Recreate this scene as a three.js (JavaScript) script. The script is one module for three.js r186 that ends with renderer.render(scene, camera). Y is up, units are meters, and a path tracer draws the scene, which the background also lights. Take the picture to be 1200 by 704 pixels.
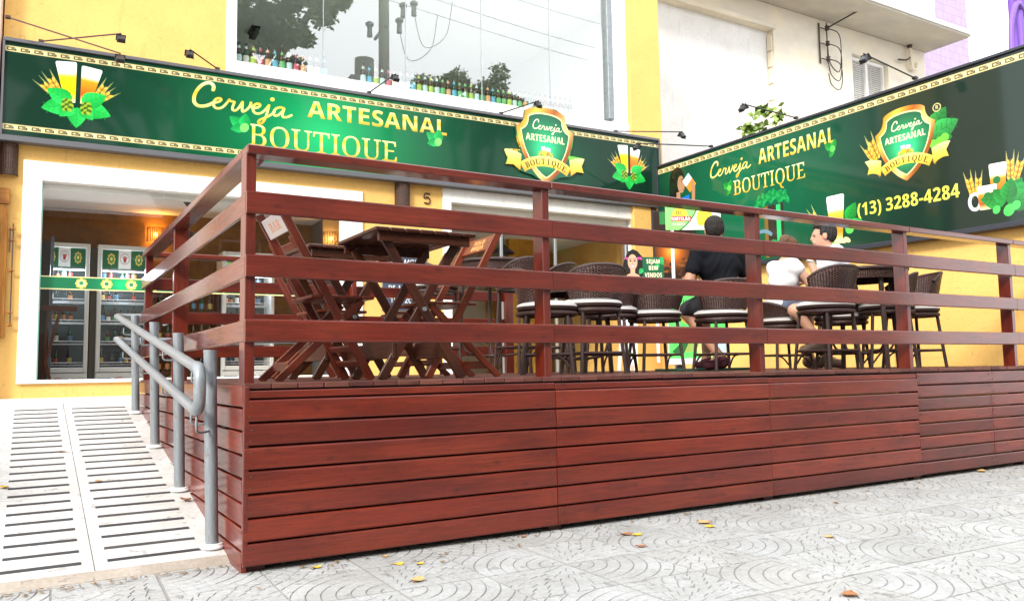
import * as THREE from 'three';
import { mergeGeometries } from 'three/addons/utils/BufferGeometryUtils.js';
import { MarchingCubes } from 'three/addons/objects/MarchingCubes.js';
import { RoundedBoxGeometry } from 'three/addons/geometries/RoundedBoxGeometry.js';

// ---------------------------------------------------------------- camera, sky, sun, exposure
const scene = new THREE.Scene();
const camera = new THREE.PerspectiveCamera(40.565, 1024 / 600, 0.1, 500);
camera.rotation.order = 'YXZ';
camera.position.set(-0.856, 0.894, 3.785);
camera.rotation.set(0.08332, -0.54087, -0.0156);
scene.add(camera);
const renderer = new THREE.WebGLRenderer({ antialias: true });
renderer.setSize(1024, 600);
renderer.toneMapping = THREE.LinearToneMapping;
renderer.toneMappingExposure = 2.9;
renderer.shadowMap.enabled = true;
{
  // a bright, thinly overcast sky: white haze low down, slightly cooler and softer overhead
  const W = 256, H = 128, d = new Float32Array(W * H * 4);
  for (let y = 0; y < H; y++) for (let x = 0; x < W; x++) {
    const el = Math.max(0, ((y + 0.5) / H - 0.5) * Math.PI), s = Math.sin(el), i = (y * W + x) * 4;
    const cl = 0.03 * Math.sin(x / W * 12.566 + 3 * s) * Math.sin(s * 9);
    d[i] = 1.02 - 0.10 * s + cl; d[i + 1] = 1.04 - 0.07 * s + cl; d[i + 2] = 1.06 - 0.02 * s + cl; d[i + 3] = 1;
  }
  const t = new THREE.DataTexture(d, W, H, THREE.RGBAFormat, THREE.FloatType);
  t.mapping = THREE.EquirectangularReflectionMapping; t.magFilter = THREE.LinearFilter; t.needsUpdate = true;
  scene.background = t; scene.environment = t;
}
const sun = new THREE.DirectionalLight(0xfff8ee, 1.5);
sun.position.set(-22, 18, 14); sun.target.position.set(2, 0, -2);
sun.castShadow = true; sun.shadow.radius = 22;
Object.assign(sun.shadow.camera, { left: -25, right: 25, top: 25, bottom: -25, near: 1, far: 80 });
scene.add(sun, sun.target);

// ---------------------------------------------------------------- helpers
let seed = 20240611;
const rnd = () => { seed = (seed * 1664525 + 1013904223) >>> 0; return seed / 4294967296; };
const rr = (a, b) => a + (b - a) * rnd();
const V = (x, y, z) => new THREE.Vector3(x, y, z);
const DECK = 0.845, YF = 0.665, PH = 2 * Math.PI / 180;
const FP = (u, v, w) => V(u * Math.cos(PH) - w * Math.sin(PH), v, -6.2 + u * Math.sin(PH) + w * Math.cos(PH));   // a point on the shop front: along, up, out
const used = {};
const numbered = (n) => { const k = (used[n] = (used[n] ?? -1) + 1); return k ? n + '_' + String(k).padStart(3, '0') : n; };
function tag(o, label, category, group, kind) {
  o.userData = {}; if (label) o.userData.label = label; if (category) o.userData.category = category;
  if (group) o.userData.group = group; if (kind) o.userData.kind = kind; return o;
}
function mesh(name, geo, mat, parent) {
  const m = new THREE.Mesh(geo, mat); m.name = parent ? name : numbered(name);
  m.castShadow = m.receiveShadow = true; (parent || scene).add(m); return m;
}
function thing(name, label, category, pos = [0, 0, 0], turn = 0, group) {
  const o = new THREE.Group(); o.name = numbered(name); scene.add(o);
  o.position.set(...(pos.isVector3 ? pos.toArray() : pos)); o.rotation.y = turn; return tag(o, label, category, group);
}
const fthing = (name, label, category, u, v, w, group) => thing(name, label, category, FP(u, v, w), -PH, group);
function copy(o, pos, turn, label, group) {
  const c = o.clone(); c.name = numbered(o.name.replace(/_\d{3}$/, '')); c.userData = { ...o.userData }; scene.add(c);
  c.position.set(...(pos.isVector3 ? pos.toArray() : pos)); if (turn !== undefined) c.rotation.y = turn;
  if (label) c.userData.label = label; if (group) c.userData.group = group; return c;
}
const std = (o) => new THREE.MeshStandardMaterial(o), phy = (o) => new THREE.MeshPhysicalMaterial(o);
const lin = (r, g, b) => new THREE.Color().setRGB(r, g, b);
// uv in metres by the side a face points to; the first uv axis follows `axis` (0 x, 1 y, 2 z)
function uvM(g, axis = 0, ou = 0, ov = 0) {
  if (g.index) g = g.toNonIndexed();
  const p = g.attributes.position, uv = new Float32Array(p.count * 2), a = V(), b = V(), c = V(), n = V();
  for (let i = 0; i < p.count; i += 3) {
    a.fromBufferAttribute(p, i); b.fromBufferAttribute(p, i + 1); c.fromBufferAttribute(p, i + 2);
    n.copy(b).sub(a).cross(c.sub(a)); const q = [Math.abs(n.x), Math.abs(n.y), Math.abs(n.z)];
    const k = q.indexOf(Math.max(...q)); let e = [0, 1, 2].filter((j) => j !== k); if (e[1] === axis) e = [e[1], e[0]];
    for (let j = 0; j < 3; j++) { uv[(i + j) * 2] = p.getComponent(i + j, e[0]) + ou; uv[(i + j) * 2 + 1] = p.getComponent(i + j, e[1]) + ov; }
  }
  g.setAttribute('uv', new THREE.BufferAttribute(uv, 2)); return g;
}
function cbox(w, h, d, c = 0.003, axis = 0, x = 0, y = 0, z = 0) {      // a box with chamfered edges, 44 triangles
  const H = [w / 2, h / 2, d / 2]; c = Math.min(c, H[0] * 0.8, H[1] * 0.8, H[2] * 0.8);
  const pt = (s, k) => [0, 1, 2].map((i) => s[i] * (i === k ? H[i] : H[i] - c));
  const out = [], tri = (A, B, C) => {
    const n = V(B[0] - A[0], B[1] - A[1], B[2] - A[2]).cross(V(C[0] - A[0], C[1] - A[1], C[2] - A[2]));
    const m = n.x * (A[0] + B[0] + C[0]) + n.y * (A[1] + B[1] + C[1]) + n.z * (A[2] + B[2] + C[2]);
    out.push(...A, ...(m > 0 ? [...B, ...C] : [...C, ...B]));
  }, quad = (A, B, C, D) => { tri(A, B, C); tri(A, C, D); };
  const S = [-1, 1];
  for (let k = 0; k < 3; k++) { const i = (k + 1) % 3, j = (k + 2) % 3; for (const s of S) {
    const f = (a, b) => { const q = []; q[k] = s; q[i] = a; q[j] = b; return pt(q, k); };
    quad(f(-1, -1), f(1, -1), f(1, 1), f(-1, 1));
  } for (const a of S) for (const b of S) { const f = (e, kk) => { const q = []; q[k] = e; q[i] = a; q[j] = b; return pt(q, kk); };
    quad(f(-1, i), f(1, i), f(1, j), f(-1, j)); } }
  for (const a of S) for (const b of S) for (const e of S) tri(pt([a, b, e], 0), pt([a, b, e], 1), pt([a, b, e], 2));
  const g = new THREE.BufferGeometry(); g.setAttribute('position', new THREE.BufferAttribute(new Float32Array(out), 3));
  g.computeVertexNormals(); uvM(g, axis, rnd() * 7, rnd() * 7); return g.translate(x, y, z);
}
// a board with rounded long edges: length along axis 0 (x) or 2 (z), height along y
function rboard(len, h, t, r, axis = 0) {
  const s = new THREE.Shape(), a = t / 2, b = h / 2, pts = []; for (const [cx, cy, q] of [[a - r, b - r, 0], [-a + r, b - r, 1], [-a + r, -b + r, 2], [a - r, -b + r, 3]]) for (let i = 0; i <= 3; i++) { const w = (q + i / 3) * Math.PI / 2; pts.push(new THREE.Vector2(cx + r * Math.cos(w), cy + r * Math.sin(w))); }
  s.setFromPoints(pts); let g = new THREE.ExtrudeGeometry(s, { depth: len, bevelEnabled: false }).translate(0, 0, -len / 2); if (axis === 0) g.rotateY(Math.PI / 2);
  g = g.index ? g.toNonIndexed() : g; return uvM(g, axis, rnd() * 7, rnd() * 7);
}
const box = (w, h, d, x = 0, y = 0, z = 0, axis = 0) => uvM(new THREE.BoxGeometry(w, h, d), axis, rnd() * 5, rnd() * 5).translate(x, y, z);
const span = (x0, x1, y0, y1, z0, z1, c = 0, axis = 0) => c ? cbox(x1 - x0, y1 - y0, z1 - z0, c, axis, (x0 + x1) / 2, (y0 + y1) / 2, (z0 + z1) / 2) : box(x1 - x0, y1 - y0, z1 - z0, (x0 + x1) / 2, (y0 + y1) / 2, (z0 + z1) / 2, axis);
function bar(a, b, w, h, c = 0.003) {                                     // a board of section w x h from point a to point b; w stays level
  const d = b.clone().sub(a), L = d.length(), g = cbox(L, h, w, c, 0), x = d.normalize(), z = V(0, 1, 0).cross(x).negate();
  if (z.lengthSq() < 1e-6) z.set(0, 0, 1); z.normalize(); const y = z.clone().cross(x).normalize(); z.copy(x).cross(y);
  return g.applyMatrix4(new THREE.Matrix4().makeBasis(x, y, z).setPosition(a.clone().add(b).multiplyScalar(0.5)));
}
function barZ(a, b, w, h, zdir, c = 0.003) {                              // the same with its width along zdir
  const d = b.clone().sub(a), L = d.length(), g = cbox(L, h, w, c, 0), x = d.normalize(), y = zdir.clone().cross(x).normalize(), z = x.clone().cross(y);
  return g.applyMatrix4(new THREE.Matrix4().makeBasis(x, y, z).setPosition(a.clone().add(b).multiplyScalar(0.5)));
}
const tube = (pts, r, n = 12, seg = 8, closed = false) => new THREE.TubeGeometry(new THREE.CatmullRomCurve3(pts, closed, 'centripetal'), n, r, seg, closed);
function rod(a, b, r0, r1 = r0, seg = 10) {
  const d = b.clone().sub(a), g = new THREE.CylinderGeometry(r1, r0, d.length(), seg);
  g.translate(0, d.length() / 2, 0).applyQuaternion(new THREE.Quaternion().setFromUnitVectors(V(0, 1, 0), d.normalize())); return g.translate(a.x, a.y, a.z);
}
const merge = (list) => { const keep = ['position', 'normal', 'uv']; return mergeGeometries(list.map((g) => { g = g.index ? g.toNonIndexed() : g; for (const k of Object.keys(g.attributes)) if (!keep.includes(k)) g.deleteAttribute(k); return g; })); };
// value noise
const HN = new Float32Array(65536); for (let i = 0; i < 65536; i++) HN[i] = rnd();
function vn(x, y, px = 256, py = 256) {
  const xi = Math.floor(x), yi = Math.floor(y), fx = x - xi, fy = y - yi, sx = fx * fx * (3 - 2 * fx), sy = fy * fy * (3 - 2 * fy);
  const h = (a, b) => HN[((((a % px) + px) % px) + (((b % py) + py) % py) * 256) & 65535], l = (a, b, t) => a + (b - a) * t;
  return l(l(h(xi, yi), h(xi + 1, yi), sx), l(h(xi, yi + 1), h(xi + 1, yi + 1), sx), sy);
}
function tex(W, H, fn, srgb = true, rep = [1, 1]) {                       // fn(x, y) -> [r, g, b] 0..1
  const d = new Uint8Array(W * H * 4);
  for (let y = 0; y < H; y++) for (let x = 0; x < W; x++) { const c = fn(x / W, y / H), i = (y * W + x) * 4; for (let k = 0; k < 3; k++) d[i + k] = Math.max(0, Math.min(255, (c.length ? c[k] : c) * 255)); d[i + 3] = 255; }
  const t = new THREE.DataTexture(d, W, H); t.wrapS = t.wrapT = THREE.RepeatWrapping; t.magFilter = THREE.LinearFilter; t.minFilter = THREE.LinearMipmapLinearFilter; t.generateMipmaps = true;
  if (srgb) t.colorSpace = THREE.SRGBColorSpace; t.repeat.set(...rep); t.needsUpdate = true; return t;
}
function canvasTex(W, H, draw) {
  const c = document.createElement('canvas'); c.width = W; c.height = H; const g = c.getContext('2d'); draw(g, W, H);
  const t = new THREE.CanvasTexture(c); t.colorSpace = THREE.SRGBColorSpace; t.anisotropy = 8; return t;
}
const fb = (x, y, p) => 0.5 * vn(x, y, p, p) + 0.3 * vn(x * 2, y * 2, p * 2, p * 2) + 0.2 * vn(x * 4, y * 4, p * 4, p * 4);

// ---------------------------------------------------------------- materials
const T = {};
const KN = Array.from({ length: 9 }, () => [rnd(), rnd()]);
T.scuff = tex(256, 256, (x, y) => { const v = 0.9 + 0.1 * vn(x * 30, y * 30, 30, 30) - (vn(x * 60, y * 24, 60, 24) > 0.92 ? 0.08 : 0), r = vn(x * 12, y * 12 + 4, 12, 12) * vn(x * 50, y * 50, 50, 50) > 0.70; return r ? [v * 0.9, v * 0.78, v * 0.68] : [v, v, v]; });
T.wood = tex(1024, 256, (x, y) => {                                       // grain along u; 1.6 m by 0.4 m
  const warp = 0.6 * vn(x * 6, y * 4, 6, 4), g = 0.5 * vn(x * 8, (y + warp * 0.06) * 48, 8, 48) + 0.5 * vn(x * 24, y * 128, 24, 128), big = vn(x * 3, y * 6, 3, 6), pore = vn(x * 64, y * 240, 64, 240) > 0.86 ? 0.85 : 1;
  let v = (0.66 + 0.24 * g + 0.18 * big) * pore;
  for (const [kx, ky] of KN) { const dx = (((x - kx + 1.5) % 1) - 0.5) * 1.6, dy = (((y - ky + 1.5) % 1) - 0.5) * 0.4, q = Math.hypot(dx * 0.55, dy); if (q < 0.022) v *= 0.78 + 0.22 * Math.min(1, q / 0.016) * (0.9 + 0.1 * Math.sin(q * 1600)); }
  const sc = vn(x * 9 + 7, y * 200, 9, 200) > 0.93 && vn(x * 14, y * 10 + 3, 14, 10) > 0.6 ? 1.22 : 1, st = 1 - 0.09 * Math.max(0, Math.min(1, (vn(x * 7, y * 3 + 9, 7, 3) * (0.5 + 0.5 * vn(x * 24, y * 40, 24, 40)) - 0.36) * 4)); v *= sc * st; return [v, v * (0.90 + 0.16 * big), v * (0.94 + 0.06 * g)];
}, true, [1 / 1.6, 1 / 0.4]);
T.woodR = tex(512, 128, (x, y) => 0.75 + 0.2 * vn(x * 12, y * 40, 12, 40) + 0.1 * vn(x * 5, y * 5, 5, 5), false, [1 / 1.6, 1 / 0.4]);
T.plaster = tex(512, 512, (x, y) => { const a = fb(x * 5, y * 5, 5), dr = vn(x * 60, y * 3, 60, 3) * vn(x * 12, y * 4, 12, 4) > 0.6 ? 0.965 : 1, ch = vn(x * 50, y * 50, 50, 50) > 0.955 ? 0.90 : 1, v = (0.90 + 0.08 * a + 0.035 * vn(x * 90, y * 90, 90, 90)) * dr * ch; return [v, v * (0.99 + 0.01 * a), v * (0.97 + 0.03 * a)]; }, true, [0.5, 0.5]);
T.plasterB = tex(512, 512, (x, y) => 0.6 * vn(x * 40, y * 40, 40, 40) + 0.4 * vn(x * 128, y * 128, 128, 128), false, [0.7, 0.7]);
T.ochre = tex(512, 512, (x, y) => { const a = fb(x * 7, y * 7, 7), b = vn(x * 40 + 3 * a, y * 40, 40, 40), v = 0.72 + 0.34 * a + 0.12 * b; return [v, v * 0.98, v * (0.85 + 0.15 * a)]; }, true, [0.6, 0.6]);
T.concrete = tex(512, 512, (x, y) => { const a = fb(x * 6, y * 6, 6), sp = vn(x * 22, y * 22 + 5, 22, 22) > 0.92 ? 0.86 : 1, v = (0.80 + 0.17 * a + 0.09 * vn(x * 128, y * 128, 128, 128) - (vn(x * 70, y * 70, 70, 70) > 0.92 ? 0.12 : 0)) * sp; return [v, v * (0.985 + 0.015 * a), v * (0.955 + 0.04 * a)]; }, true, [0.8, 0.8]);
T.stained = tex(1024, 512, (x, y) => { const a = fb(x * 8, y * 8, 8), b = vn(x * 5, y * 3, 5, 3), rust = a * b > 0.36 ? 0.82 : 1, v = 0.88 + 0.14 * a; return [v, v * (0.95 + 0.05 * rust), v * (0.84 + 0.16 * rust)]; }, true, [0.2, 0.4]);
T.weave = tex(256, 256, (x, y) => {                                       // woven cane, 8 strands by 16 rows; 16 cm
  const c = x * 8, r = y * 16, odd = (Math.floor(c) + Math.floor(r)) % 2, fx = c % 1, fy = r % 1;
  const h = odd ? Math.sin(fx * Math.PI) * Math.pow(Math.sin(fy * Math.PI), 0.6) : 0.45 * Math.sin(fx * Math.PI) * Math.sin(fy * Math.PI);
  return 0.05 + 0.95 * h;
}, false, [1 / 0.16, 1 / 0.16]);
T.weaveC = tex(256, 256, (x, y) => { const c = Math.floor(x * 8), r = Math.floor(y * 16), odd = (c + r) % 2, k = 0.75 + 0.25 * HN[(c * 37 + r * 11) & 1023]; const v = odd ? k : 0.3 * k; return [v, v * 0.96, v * 0.94]; }, true, [1 / 0.16, 1 / 0.16]);
T.asphalt = tex(512, 512, (x, y) => 0.75 + 0.25 * vn(x * 150, y * 150, 150, 150), true, [0.6, 0.6]);
T.bark = tex(256, 256, (x, y) => 0.6 + 0.4 * vn(x * 20, y * 6, 20, 6) * vn(x * 50, y * 20, 50, 20), true);
T.tile = tex(256, 256, (x, y) => { const j = (x * 8) % 1 < 0.06 || (y * 4) % 1 < 0.05; const v = j ? 0.8 : 0.92 + 0.08 * HN[(Math.floor(x * 8) * 7 + Math.floor(y * 4) * 13) & 255]; return [v, v, v]; }, true, [0.8, 0.8]);
const woodMat = (r, g, b, rough = 0.5, coat = 0.8, cr = 0.2) => phy({ color: lin(r, g, b), map: T.wood, bumpMap: T.wood, bumpScale: 0.0004, roughness: rough, roughnessMap: T.woodR, specularIntensity: 0.5, clearcoat: coat, clearcoatRoughness: cr });
const M = {
  deck: [[0.160, 0.0150, 0.0040], [0.205, 0.0225, 0.0055], [0.122, 0.0115, 0.0042], [0.172, 0.0200, 0.0070], [0.190, 0.0180, 0.0040]].map((c) => woodMat(...c, 0.56, 0.6, 0.15)),
  rail: [woodMat(0.142, 0.0135, 0.0042, 0.52, 0.9, 0.12), woodMat(0.165, 0.0175, 0.0055, 0.52, 0.9, 0.12)],
  floorb: [woodMat(0.14, 0.045, 0.034, 0.65, 0.1), woodMat(0.165, 0.055, 0.042, 0.65, 0.1), woodMat(0.12, 0.038, 0.03, 0.65, 0.1)],
  chairWood: [woodMat(0.20, 0.036, 0.012, 0.45, 0.4), woodMat(0.14, 0.022, 0.010, 0.45, 0.4)],
  tableWood: woodMat(0.082, 0.024, 0.011, 0.45, 0.35),
  shutter: woodMat(0.50, 0.20, 0.035, 0.55, 0.2),
  yellow: std({ color: lin(0.84, 0.51, 0.145), map: T.plaster, bumpMap: T.plasterB, bumpScale: 0.0012, roughness: 0.75 }),
  white: std({ color: lin(0.84, 0.84, 0.82), map: T.plaster, roughness: 0.6 }),
  cream: std({ color: lin(0.88, 0.81, 0.67), map: T.stained, bumpMap: T.plasterB, bumpScale: 0.002, roughness: 0.85 }),
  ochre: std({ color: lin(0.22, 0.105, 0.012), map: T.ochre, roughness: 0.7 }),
  ceiling: std({ color: lin(0.62, 0.61, 0.56), roughness: 0.9 }),
  darkroom: std({ color: lin(0.80, 0.82, 0.77), roughness: 0.9 }),
  concrete: std({ color: lin(0.50, 0.48, 0.45), map: T.concrete, bumpMap: T.plasterB, bumpScale: 0.001, roughness: 0.85 }),
  ramp: std({ color: lin(0.60, 0.59, 0.58), map: T.concrete, bumpMap: T.plasterB, bumpScale: 0.0012, roughness: 0.8 }),
  slab: [[0.375, 0.381, 0.383], [0.388, 0.394, 0.396], [0.362, 0.368, 0.370], [0.379, 0.381, 0.377]].map((c) => std({ color: lin(...c), map: T.concrete, bumpMap: T.plasterB, bumpScale: 0.001, roughness: 0.82 })),
  joint: std({ color: lin(0.24, 0.232, 0.222), roughness: 0.95 }),
  asphalt: std({ color: lin(0.07, 0.07, 0.072), map: T.asphalt, roughness: 0.9 }),
  earth: std({ color: lin(0.20, 0.19, 0.17), roughness: 0.95 }),
  grip: [[0.040, 0.040, 0.043], [0.055, 0.054, 0.054], [0.034, 0.034, 0.037]].map((c) => std({ color: lin(...c), map: T.scuff, roughness: 0.9 })),
  galv: std({ color: lin(0.27, 0.30, 0.32), map: T.scuff, metalness: 0.35, roughness: 0.42 }),
  galvDark: std({ color: lin(0.20, 0.23, 0.25), metalness: 0.35, roughness: 0.45 }),
  plastic: std({ color: lin(0.80, 0.80, 0.80), roughness: 0.4 }),
  steel: std({ color: lin(0.42, 0.44, 0.46), metalness: 0.7, roughness: 0.35 }),
  signFrame: std({ color: lin(0.13, 0.13, 0.14), metalness: 0.4, roughness: 0.45 }),
  signFrameR: std({ color: lin(0.02, 0.023, 0.035), roughness: 0.4 }),
  black: std({ color: lin(0.018, 0.018, 0.02), roughness: 0.45 }),
  iron: std({ color: lin(0.09, 0.055, 0.045), metalness: 0.5, roughness: 0.55 }),
  rattan: std({ color: lin(0.115, 0.042, 0.028), map: T.weaveC, bumpMap: T.weave, bumpScale: 0.006, roughness: 0.3 }),
  rattanRod: std({ color: lin(0.036, 0.014, 0.011), bumpMap: T.weave, bumpScale: 0.001, roughness: 0.4 }),
  cushion: std({ color: lin(0.44, 0.42, 0.40), roughness: 0.65 }),
  cushionSide: std({ color: lin(0.05, 0.03, 0.025), roughness: 0.5 }),
  wicker: std({ color: lin(0.16, 0.075, 0.042), map: T.weaveC, bumpMap: T.weave, bumpScale: 0.006, roughness: 0.45 }),
  glass: phy({ color: 0xffffff, transmission: 1, thickness: 0, roughness: 0, ior: 1.5 }),
  upperGlass: phy({ color: lin(0.92, 0.96, 0.94), transmission: 1, thickness: 0, roughness: 0, ior: 3.1 }),
  fridge: std({ color: lin(0.60, 0.60, 0.57), roughness: 0.35 }),
  fridgeIn: std({ color: lin(0.045, 0.055, 0.052), roughness: 0.6 }),
  wire: std({ color: lin(0.55, 0.55, 0.55), metalness: 0.4, roughness: 0.4 }),
  cable: std({ color: lin(0.02, 0.02, 0.02), roughness: 0.7 }),
  bark: std({ color: lin(0.12, 0.09, 0.065), map: T.bark, roughness: 0.9 }),
  pole: std({ color: lin(0.30, 0.30, 0.29), map: T.concrete, roughness: 0.85 }),
};
M.glassEdge = std({ color: lin(0.30, 0.62, 0.50), roughness: 0.15 });
// ---------------------------------------------------------------- ground, road, pavement, ramp, landing
function structure(name, g, m, label) { const o = mesh(name, g, m); tag(o, label, null, null, 'structure'); return o; }
structure('ground', new THREE.PlaneGeometry(400, 400).rotateX(-Math.PI / 2).translate(0, -0.3, 0), M.earth, 'plain earth ground around the street');
structure('road', span(-60, 70, -0.29, -0.14, 3.46, 9.6), M.asphalt, 'grey asphalt road along the pavement');
structure('opposite_pavement', span(-60, 70, -0.29, 0, 9.6, 30), M.concrete, 'concrete pavement on the other side of the road');
structure('kerb', merge(Array.from({ length: 40 }, (_, i) => cbox(0.99, 0.28, 0.15, 0.012, 0, -12 + i, -0.14, 3.385))), M.concrete, 'concrete kerb along the front pavement');
{
  const pav = new THREE.Group(); pav.name = 'pavement'; scene.add(pav);
  tag(pav, 'pale concrete pavement stamped with fan-shaped cobbles', null, null, 'structure');
  mesh('bed', span(-40, 50, -0.25, -0.0045, -6.0, 3.31), M.joint, pav);
  mesh('concrete_strip', span(-40, -2.6, -0.02, -0.001, -0.4, 3.31), M.concrete, pav);
  mesh('concrete_strip', span(11.6, 50, -0.02, -0.001, -0.4, 3.31), M.concrete, pav);
  // one quarter fan per slab: rings of small stones round a corner, each a raised piece of its own
  const S = 0.4035, J = 0.0030;
  const fan = (v) => {
    const pos = [], uv = [], nor = [], top = (p, y) => [p[0], y, p[1]];
    const stone = (poly) => {
      const y = rr(-0.0012, 0.0008), c = poly.reduce((s, p) => [s[0] + p[0] / poly.length, s[1] + p[1] / poly.length], [0, 0]);
      const inn = poly.map((p) => { const d = Math.hypot(p[0] - c[0], p[1] - c[1]) || 1, k = Math.max(0.3, 1 - 0.0016 / d); return [c[0] + (p[0] - c[0]) * k, c[1] + (p[1] - c[1]) * k]; });
      const put = (a, b, cc) => { const n = V(b[0] - a[0], b[1] - a[1], b[2] - a[2]).cross(V(cc[0] - a[0], cc[1] - a[1], cc[2] - a[2])).normalize(); if (n.y < -0.01 || (Math.abs(n.y) < 0.01 && n.x * (a[0] - c[0]) + n.z * (a[2] - c[1]) < 0)) { [b, cc] = [cc, b]; n.negate(); } for (const q of [a, b, cc]) { pos.push(...q); nor.push(n.x, n.y, n.z); uv.push(q[0] + v * 3.1, q[2] + v * 1.7); } };
      for (let i = 1; i + 1 < poly.length; i++) put(top(inn[0], y), top(inn[i], y), top(inn[i + 1], y));
      for (let i = 0; i < poly.length; i++) { const k = (i + 1) % poly.length; put(top(inn[i], y), top(inn[k], y), top(poly[k], y - 0.0013)); put(top(inn[i], y), top(poly[k], y - 0.0013), top(poly[i], y - 0.0013)); put(top(poly[i], y - 0.0013), top(poly[k], y - 0.0013), top(poly[k], -0.0048)); put(top(poly[i], y - 0.0013), top(poly[k], -0.0048), top(poly[i], -0.0048)); }
    };
    const at = (r, a) => [Math.min(S, Math.max(J, r * Math.cos(a))) - S / 2, Math.min(S, Math.max(J, r * Math.sin(a))) - S / 2];
    const dr = 0.0597;
    for (let k = 0; k < 10; k++) {
      const r0 = k * dr + (k ? J : 0.004), r1 = (k + 1) * dr - J, lim = S - 0.002;
      let a0 = 0, a1 = Math.PI / 2; if (r0 > lim) { a0 = Math.acos(lim / r0); a1 = Math.PI / 2 - a0; } if (a1 - a0 < 0.03) break;
      const n = Math.max(1, Math.round((a1 - a0) * r1 / 0.066)), off = (k % 2 ? 0.12 : -0.12) + rr(-0.1, 0.1);
      let prev = a0; for (let i = 1; i <= n; i++) {
        const next = i === n ? a1 : a0 + (a1 - a0) * (i + off) / n, j = 0.0025 / r1, poly = [];
        const s = prev + (i > 1 ? j : 0), e = next - (i < n ? j : 0);
        for (let q = 0; q <= 3; q++) poly.push(at(r1, s + (e - s) * q / 3)); for (let q = (k ? 2 : 0); q >= 0; q--) poly.push(at(r0, s + (e - s) * q / 2));
        stone(poly); prev = next;
      }
    }
    const g = new THREE.BufferGeometry(); g.setAttribute('position', new THREE.BufferAttribute(new Float32Array(pos), 3)); g.setAttribute('normal', new THREE.BufferAttribute(new Float32Array(nor), 3)); g.setAttribute('uv', new THREE.BufferAttribute(new Float32Array(uv), 2)); return g;
  };
  const fans = [0, 1, 2, 3, 4, 5].map(fan), P = 0.4115, t = -0.03;
  for (let j = -1; j < 6; j++) for (let i = -9; i < 25; i++) {
    // fan centres at every second corner; (1.30, 0.65) is one
    const cx = 1.30 + (i + 0.5) * P, cz = 0.645 + (j - 1.5) * P;
    const s = mesh('paving_slab', fans[(i * 5 + j * 3 + 90) % 6], M.slab[Math.floor(rnd() * 4)], pav);
    const ii = ((i % 2) + 2) % 2, jj = ((j % 2) + 2) % 2;               // which corner of the slab the fan centre is
    const dx = cx - 1.3, dz = cz - 0.645;
    s.rotation.y = [[0, Math.PI / 2], [-Math.PI / 2, Math.PI]][ii][jj] + t; s.position.set(1.3 + dx * Math.cos(t) + dz * Math.sin(t), 0, 0.645 - dx * Math.sin(t) + dz * Math.cos(t));
  }
}
{
  // ramp: rises 0.16 per metre from the pavement to the landing
  const z0 = -0.33, z1 = -4.27, R = (z) => 0.03 + 0.16 * (-z - 0.33);
  const ramp = new THREE.Group(); ramp.name = 'access_ramp'; scene.add(ramp);
  tag(ramp, 'white concrete access ramp with rows of black grip strips', null, null, 'structure');
  const panel = (x0, x1, za, zb) => { const g = new THREE.BufferGeometry(), p = [], q = (a, b, c, d) => p.push(...a, ...b, ...c, ...a, ...c, ...d);
    const A = [x0, R(za), za], B = [x1, R(za), za], C = [x1, R(zb), zb], D = [x0, R(zb), zb], lo = (k) => [k[0], -0.005, k[2]];
    q(A, B, C, D); q(lo(A), lo(B), B, A); q(lo(B), lo(C), C, B); q(lo(D), lo(A), A, D); q(lo(C), lo(D), D, C);
    g.setAttribute('position', new THREE.BufferAttribute(new Float32Array(p), 3)); g.computeVertexNormals(); return uvM(g, 0); };
  for (const [a, b] of [[-1.9, -0.562], [-0.558, 0.05]]) for (const [za, zb] of [[z0, -1.498], [-1.502, -2.9], [-2.904, z1]]) mesh('ramp_panel', panel(a, b, za, zb), M.ramp, ramp);
  const tilt = Math.atan(0.16);
  for (let i = 0; i < 23; i++) { const z = -0.435 - i * 0.161;
    for (const [a, b] of [[-0.505 + rr(-0.004, 0.004), i ? -0.10 : -0.085], [i ? -0.915 : -1.3, -0.612 + rr(-0.004, 0.004)]]) {
      const s = mesh('grip_strip', cbox(b - a, 0.004, rr(0.028, 0.031), 0.001), M.grip[Math.floor(rnd() * 3)], ramp); s.position.set((a + b) / 2, R(z) + 0.0015, z); s.rotation.x = tilt; s.rotation.y = rr(-0.009, 0.009); } }
  { const s = new THREE.Shape([[0.34, -0.02], [0.34, 0.0285], [0.33, 0.029], [0.26, 0.004], [0.25, -0.02]].map((p) => new THREE.Vector2(...p))); mesh('apron', uvM(new THREE.ExtrudeGeometry(s, { depth: 1.91, bevelEnabled: false }).rotateY(Math.PI / 2).translate(-1.9, 0, 0), 0), std({ color: lin(0.40, 0.35, 0.30), map: T.concrete, roughness: 0.9 }), ramp); }
  structure('landing', span(-2.0, 7.6, 0.0, YF - 0.005, -6.6, -4.26), M.ramp, 'pale concrete landing between the ramp and the shop front');
}
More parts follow.
